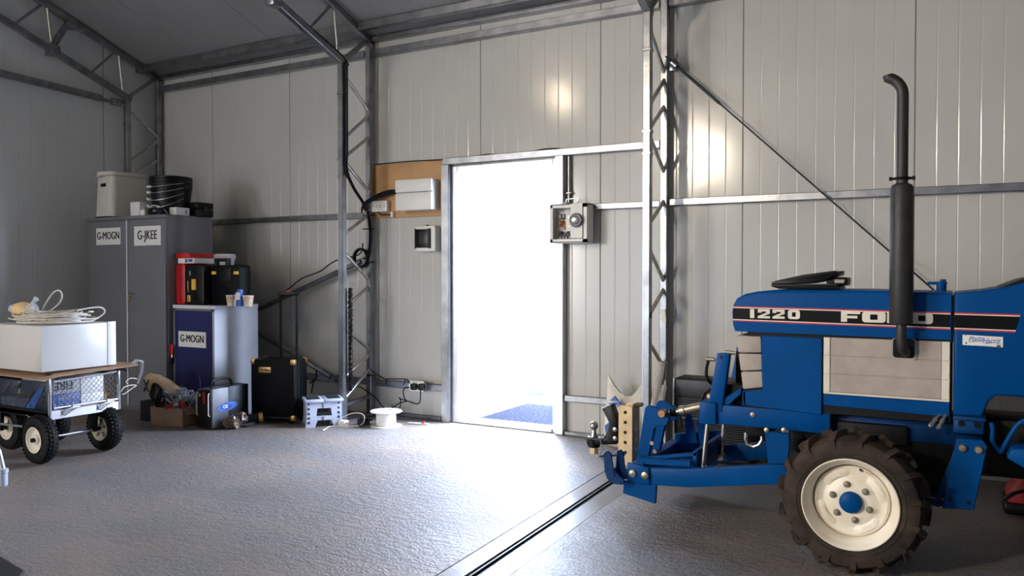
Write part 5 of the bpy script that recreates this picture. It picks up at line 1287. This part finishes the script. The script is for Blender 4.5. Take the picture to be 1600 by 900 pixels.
for k in range(5):
    o_ = .009*(k-2)
    b.tube(spline([(-4.21, yb-.05, 1.955+o_*.6), (-4.32, yb-.06, 1.95+o_), (-4.44, yb-.05, 1.93+o_), (-4.52, yb-.06, 1.90+o_*.8), (-4.57, yb-.10, 1.85+o_), (-4.60, 5.50, 1.80+o_)], 5), .006, 7)
tag(b.build('cable_bundle', M['rubber'], org=(-4.4, yb, 1.93)), 'black cable bundle running from the column into the white consumer unit', 'cable')
t = thing('cable_gland', 'small white cable clip under the switch box on the plywood', 'cable clip', (-4.32, yb, 1.76))
part('clip', M['white'], t, lambda m: (m.cyl((-4.32, yb-.025, 1.74), (-4.32, yb-.025, 1.785), .014, n=12), m.box(-4.332, -4.308, yb-.025, yb, 1.75, 1.775)))
part('lead', M['rubber'], t, lambda m: m.tube(spline([(-4.47, yb-.03, 1.79), (-4.44, yb-.03, 1.765), (-4.38, yb-.02, 1.762), (-4.33, yb-.025, 1.762)], 5), .006, 7))
t = thing('breaker_box', 'small white breaker enclosure with smoked window below the plywood board', 'electrical box', (-3.94, W, 1.43))
part('housing', M['white'], t, lambda m: m.box(-4.045, -3.84, W-.09, W-.002, 1.435, 1.65, .008)); part('window', M['screen'], t, lambda m: m.box(-4.035, -3.885, W-.098, W-.088, 1.465, 1.622, .004))
part('inner_frame', M['black'], t, lambda m: (m.box(-4.042, -4.03, W-.1, W-.088, 1.46, 1.627), m.box(-3.905, -3.88, W-.1, W-.088, 1.46, 1.627), m.box(-3.992, -3.96, W-.1, W-.095, 1.5, 1.60)))
part('top_gland', M['dark'], t, lambda m: m.cyl((-3.95, W-.04, 1.65), (-3.95, W-.04, 1.662), .012, n=10))
# open contactor box on the right door post
Yb0, Yb1 = 5.45, 5.556
Q = thing('contactor_box', 'open white electrical box with grey rotary dial on the right door post', 'electrical box', (-2.55, 5.5, 1.47))
x0, x1, z0, z1 = -2.728, -2.410, 1.478, 1.772
def hous(m):
    m.box(x0, x1, Yb1-.008, Yb1, z0, z1, .002, seg=1)
    m.box(x0, x0+.012, Yb0, Yb1, z0, z1, .003, seg=1); m.box(x1-.012, x1, Yb0, Yb1, z0, z1, .003, seg=1)
    m.box(x0, x1, Yb0, Yb1, z0, z0+.012, .003, seg=1); m.box(x0, x1, Yb0, Yb1, z1-.012, z1, .003, seg=1)
    for a, b_, c_, d_ in ((x0, x0+.028, z0, z1), (x1-.045, x1, z0, z1), (x0, x1, z0, z0+.03), (x0, x1, z1-.03, z1)): m.box(a, b_, Yb0, Yb0+.01, c_, d_, .002, seg=1)
part('housing', M['white'], Q, hous)
part('lid', M['white'], Q, lambda m: m.prism([(-2.555, Yb0+.004), (-2.55, Yb0-.001), (-2.45, Yb0-.012), (-2.45, Yb0-.007)], 'z', z0+.035, z1-.004))
part('lid_gap', M['black'], Q, lambda m: m.box(-2.458, -2.452, Yb0-.004, Yb0+.012, z0+.03, z1-.02))
dl = part('rotary_dial', M['welder'], Q, lambda m: m.lathe([(.052, 0), (.052, .02), (.046, .026), (.03, .028), (.026, .034), (.002, .036)], (-2.497, Yb0-.006, 1.645), (0, -1, 0), 28))
part('dial_ribs', M['dark'], dl, lambda m: [m.box(-2.497+.05*math.cos(a)-.003, -2.497+.05*math.cos(a)+.003, Yb0-.03, Yb0-.008, 1.645+.05*math.sin(a)-.003, 1.645+.05*math.sin(a)+.003) for a in [2*PI*k/20 for k in range(20)]])
part('dial_center', M['steel'], dl, lambda m: m.lathe([(.018, .034), (.016, .040), (.002, .042)], (-2.505, Yb0-.006, 1.648), (0, -1, 0), 18))
part('inner_cover', M['white'], Q, lambda m: m.box(-2.592, -2.54, Yb0+.0, Yb0+.03, 1.565, 1.70, .003))
part('terminal_screws', M['bolt'], Q, lambda m: [m.cyl((-2.567, Yb0-.003, z), (-2.567, Yb0, z), .010, n=12) for z in (1.605, 1.67)])
part('copper_coil', M['copper'], Q, lambda m: (m.ball((-2.665, 5.51, 1.63), (.016, .02, .024), 12), m.ball((-2.615, 5.50, 1.61), (.014, .02, .034), 12), m.ball((-2.64, 5.51, 1.635), (.012, .02, .02), 12)))
part('contactor', M['dark'], Q, lambda m: (m.box(-2.675, -2.56, 5.50, 5.54, 1.53, 1.555, .003), m.ball((-2.655, 5.51, 1.555), (.02, .02, .016), 10), m.box(-2.672, -2.56, 5.51, 5.54, 1.665, 1.672), m.box(-2.672, -2.56, 5.51, 5.54, 1.695, 1.70), m.box(-2.62, -2.61, 5.53, 5.55, 1.53, 1.70)))
part('terminal_block', M['greybox'], Q, lambda m: [m.box(-2.672+.026*k, -2.654+.026*k, 5.50, 5.54, z, z+.025, .003) for k in range(5) for z in (1.505, 1.67)])
t = thing('wire_hook', 'small bent white wire hook and clip above the open electrical box', 'hook', (-2.58, 5.5, 1.775))
part('clip', M['greybox'], t, lambda m: m.box(-2.64, -2.60, 5.48, 5.54, 1.772, 1.79, .003)); part('hook', M['wire'], t, lambda m: m.tube(spline([(-2.62, 5.52, 1.79), (-2.615, 5.52, 1.812), (-2.56, 5.52, 1.815), (-2.53, 5.52, 1.818), (-2.52, 5.52, 1.806), (-2.535, 5.52, 1.787)], 5), .004, 7))
t = thing('conduit_pipe', 'thin grey conduit running down the right door post to the open box', 'conduit', (-2.62, 5.6, 1.8))
part('pipe', M['galv'], t, lambda m: m.cyl((-2.632, 5.595, 1.79), (-2.632, 5.595, 2.15), .014, n=12)); part('saddle', M['galv'], t, lambda m: m.box(-2.655, -2.61, 5.575, W, 1.86, 1.875, .003))
# double socket with two plugs
SK = thing('wall_socket', 'white double wall socket near the floor left of the doorway', 'socket', (-4.05, 5.57, .28))
sx0, sx1 = -4.10, -3.955
part('back_box', M['greybox'], SK, lambda m: m.box(sx0, sx1, 5.535, 5.569, .245, .335, .003)); part('face_plate', M['white'], SK, lambda m: m.box(sx0, sx1, 5.528, 5.535, .245, .335, .003)); part('rocker', M['offwhite'], SK, lambda m: (m.box(-4.075, -4.05, 5.524, 5.53, .305, .325, .002)))
def plug(x, z, name, label, pts, white=False):
    t = thing(name, label, 'plug', (x, 5.5, z))
    part('body', M['black'], t, lambda m: m.prism(rrect(x-.028, x+.028, z-.028, z+.028, .016), 'y', 5.488, 5.527, .006))
    if white: part('tag', M['white'], t, lambda m: m.box(x-.052, x-.03, 5.50, 5.52, z-.022, z+.018, .003))
    part('lead', M['rubber'], t, lambda m: m.tube(spline(pts, 6), .005, 7))
pl = lambda a, b, y=5.5: P(a, b, Y=y)
plug(pl(658, 604).x, .29, 'mains_plug', 'black mains plug in the right half of the low wall socket', [pl(657, 609), pl(657, 620), pl(656, 628), pl(651, 631), pl(641, 628), pl(634, 626), pl(628, 624), pl(624, 622)])
plug(pl(646, 604).x, .287, 'mains_plug', 'black mains plug with white tag in the left half of the low wall socket', [pl(640, 605), pl(633, 606), pl(630, 612), pl(632, 622), pl(635, 627), pl(626, 629), pl(618, 634), pl(612, 638), pl(600, 637), pl(590, 625), pl(580, 616), pl(565, 606), pl(550, 599), pl(540, 594), pl(527, 587)], True)
cable_pile('looped_lead', 'thin black lead looping above the cable reel and clipped along the low rail', 'cable', [[pl(578, 574, 5.54), pl(582, 580, 5.54), pl(592, 587, 5.55), pl(604, 593, 5.55), pl(606, 592, 5.55), pl(620, 592, 5.55), pl(636, 593, 5.55), pl(638, 598, 5.55)], [pl(612, 633), pl(616, 640), pl(622, 642), pl(625, 636), pl(626, 626), pl(623, 621)], [pl(604, 592, 5.552), pl(603, 600, 5.552)], [pl(633, 593, 5.552), pl(631, 602, 5.552)]], .0045, M['rubber'], (-4.2, 5.55, .28))
# cables on the cable-carrying column
xc = -4.557
b = MB()
for dx, dy in ((.038, .0), (.045, .016), (.036, .024)):
    b.tube(spline([(xc+dx, 5.20+dy, 3.0), (xc+dx, 5.2+dy, 2.7), (xc+dx, 5.20+dy, 2.3), (xc+dx, 5.20+dy, 2.12), (xc+dx-.01, 5.30+dy, 1.98), (xc+dx-.02, 5.44+dy, 1.86), (xc-.02, 5.52, 1.80)], 4), .0068, 7)
    if dx > .04: b.tube(spline([(xc+dx, 5.22+dy, 3.0), (xc+.02, 5.16, 3.085), (xc+.015, 4.7, 3.255), (xc+.015, 4.2, 3.445), (xc+.015, 3.5, 3.715)], 4), .006, 7)
tag(b.build('cable_run', M['rubber'], org=(xc, 5.2, 2.5)), 'black cables strapped down the upper part of the column beside the plywood board', 'cable')
b = MB()
for dx, dy in ((0, .0), (.012, .01), (-.006, .012)):
    b.tube(spline([(xc+.01+dx, 5.51+dy, 1.80), (xc+.03+dx, 5.52+dy, 1.6), (xc+.012+dx, 5.515+dy, 1.4), (xc+.01+dx, 5.46, 1.38)], 5), .007, 7)
tag(b.build('cable_run', M['rubber'], org=(xc, 5.5, 1.6)), 'black cables running down the column at the height of the breaker box', 'cable')
pts = []
for k in range(60):
    f = k/59; pts.append((xc+.055+.004*math.sin(k*2.1), 5.235+.004*math.cos(k*2.1), 1.12-f*.86))
b = MB(); b.tube(pts, [.015 if k % 2 else .019 for k in range(60)], 9)
tag(b.build('corrugated_conduit', M['black'], org=(xc, 5.23, .5)), 'black corrugated conduit on the lower part of the cable-carrying column', 'conduit')
L5 = []
for k in range(4): L5.append([(xc-.06+.075*math.cos(a), 5.50+.006*k, 1.385+.075*math.sin(a)*1.05) for a in [.3+k*.2+2*PI*i/14 for i in range(15)]])
cable_pile('coiled_cable', 'small coil of black cable hung behind the column at the brace end', 'cable', L5, .011, M['rubber'], (xc-.06, 5.5, 1.31))
cable_pile('brace_cable', 'thin black cable tied along the upper diagonal brace', 'cable', [[P(a, b_, Y=5.46) for a, b_ in ((443, 457), (455, 448), (472, 435), (500, 424), (515, 413), (528, 406), (545, 402), (560, 398), (566, 390), (567, 380))]], .006, M['rubber'], P(500, 424, Y=5.46))
for k, (zz, lb) in enumerate(((1.76, 'upper'), (1.64, 'second'), (1.35, 'third'), (.35, 'lowest'))):
    b = MB(); b.tube([(xc-.05, 5.53, zz), (xc+.065, 5.525, zz)], .006, 6); b.tube(circ((xc, 5.56, zz), .042, 'z', 14), .004, 6, closed=True)
    tag(b.build('cable_tie', M['black'], org=(xc, 5.56, zz)), '%s black cable tie around the wall side of the cable-carrying column' % lb, 'cable tie', 'cable ties on the column')
cable_pile('brace_tie', 'black cord hanging from the lower diagonal brace behind the step stool', 'cord', [[P(a, b_, Y=5.46) for a, b_ in ((494, 578), (494, 590), (490, 595), (484, 599), (490, 596), (488, 605), (487, 615))]], .006, M['rubber'], P(490, 595, Y=5.46))
# ================================================================== things at the right
# white sack by the wall
cable_pile('header_cable', 'thin black cable lying along the rail over the doorway', 'cable', [[P(a, b_, Y=5.575) for a, b_ in ((585, 257), (640, 252), (700, 249), (715, 249), (740, 245), (755, 242), (772, 241), (790, 243), (822, 239), (850, 233), (875, 232))]], .005, M['rubber'], P(740, 245, Y=5.575))
S1 = thing('white_sack', 'white woven sack with blue print leaning on the wall behind the tow hitch', 'sack', (-2.10, 5.42, 0))
def sackm(m):
    lv = [(0, .125, .085), (.03, .15, .10), (.12, .155, .11), (.22, .152, .09), (.29, .15, .06), (.35, .147, .03), (.40, .142, .010)]
    n = 28; V = []; Fc = []; g = random.Random(2)
    for li, (z, a, b_) in enumerate(lv):
        for k in range(n):
            t_ = 2*PI*k/n; w_ = 1+g.uniform(-.035, .035); zz = z
            x = a*w_*math.copysign(abs(math.cos(t_))**.7, math.cos(t_)); y = b_*w_*math.copysign(abs(math.sin(t_))**.8, math.sin(t_))
            if li == len(lv)-1: zz += .065*abs(x/a)**1.5-.06*math.cos(x/a*2.0)+(.02 if x < 0 else 0)
            V.append((-2.105+x, 5.44+y+.02*z, zz))
    for i in range(len(lv)-1):
        for k in range(n): Fc.append((i*n+k, i*n+(k+1) % n, (i+1)*n+(k+1) % n, (i+1)*n+k))
    Fc += [tuple(range(n))]
    m.add(V, Fc)
part('sack', M['sack'], S1, sackm, angle=60)
def sprint(m):
    p = lambda a, b_: P(a, b_, Y=5.325)
    for poly in (((953, 626), (960, 619), (966, 627)), ((951, 630), (967, 628), (970, 632), (953, 634)), ((945, 665), (952, 660), (954, 680), (948, 690))):
        m.prism([(p(*a).x, p(*a).z) for a in poly], 'y', 5.322, 5.345)
part('print', M['oval'], S1, sprint)
# finned heater
Ht = thing('finned_heater', 'dark louvred heater unit with bright left edge standing behind the tractor hitch', 'heater', (-1.45, 5.3, 0))
hx0, hx1, hz = -1.675, -1.16, .545
part('case', M['engine'], Ht, lambda m: m.box(hx0, hx1, 5.22, 5.45, 0, hz, .006)); part('edge_strip', M['alu'], Ht, lambda m: m.box(hx0-.006, hx0+.006, 5.213, 5.235, 0, hz+.002, .002, seg=1))
part('top_panel', M['dark'], Ht, lambda m: m.box(hx0+.01, hx1, 5.21, 5.222, .43, hz-.006, .003))
def fins(m):
    for k in range(26): m.box(hx0+.03, hx1-.02, 5.205, 5.222, .03+k*.0152, .0365+k*.0152)
part('louvres', M['dark'], Ht, fins)
# rolled tubes leaning on the column
t = thing('foam_roll', 'rolled grey foam tubes leaning against the column behind the tractor hitch', 'foam roll', (-1.75, 5.1, 0))
part('tube', M['fabric'], t, lambda m: m.tube(spline([(-1.80, 5.08, .0), (-1.79, 5.08, .2), (-1.765, 5.11, .40), (-1.74, 5.14, .56), (-1.725, 5.14, .66)], 4), .030, 10)); part('tube', M['fabric'], t, lambda m: m.tube(spline([(-1.74, 5.05, 0), (-1.735, 5.05, .15), (-1.725, 5.09, .35), (-1.715, 5.14, .50)], 4), .026, 10))
t = thing('hook_tag', 'white tag hanging on the column right of the doorway', 'tag', P(1036, 493, Y=5.4))
part('tag', M['white'], t, lambda m: m.prism([(P(a, b_, Y=5.5).x, P(a, b_, Y=5.5).z) for a, b_ in ((1033, 482), (1040, 487), (1041, 503), (1035, 505), (1032, 495))], 'y', 5.495, 5.5)); part('hook', M['dark'], t, lambda m: m.tube([P(1010, 490, Y=5.2), P(1014, 500, Y=5.2), P(1018, 496, Y=5.2), P(1017, 488, Y=5.2)], .004, 6))
# red and black bag on the floor behind the tractor
t = thing('tool_bag', 'red and black tool bag on the floor beyond the tractor', 'bag', (.36, 5.0, 0))
part('body', M['redpl'], t, lambda m: m.prism([(.22, .02), (.22, .10), (.30, .21), (.34, .225), (.62, .225), (.66, .18), (.66, .02)], 'y', 4.85, 5.1, .02, seg=2)); part('base', M['black'], t, lambda m: m.box(.205, .67, 4.84, 5.11, 0, .07, .02)); part('strap', M['black'], t, lambda m: m.tube(spline([(.205, 4.838, .08), (.25, 4.835, .12), (.34, 4.835, .15), (.45, 4.835, .21), (.5, 4.835, .2)], 5), .009, 8))
bpy.context.view_layer.update()
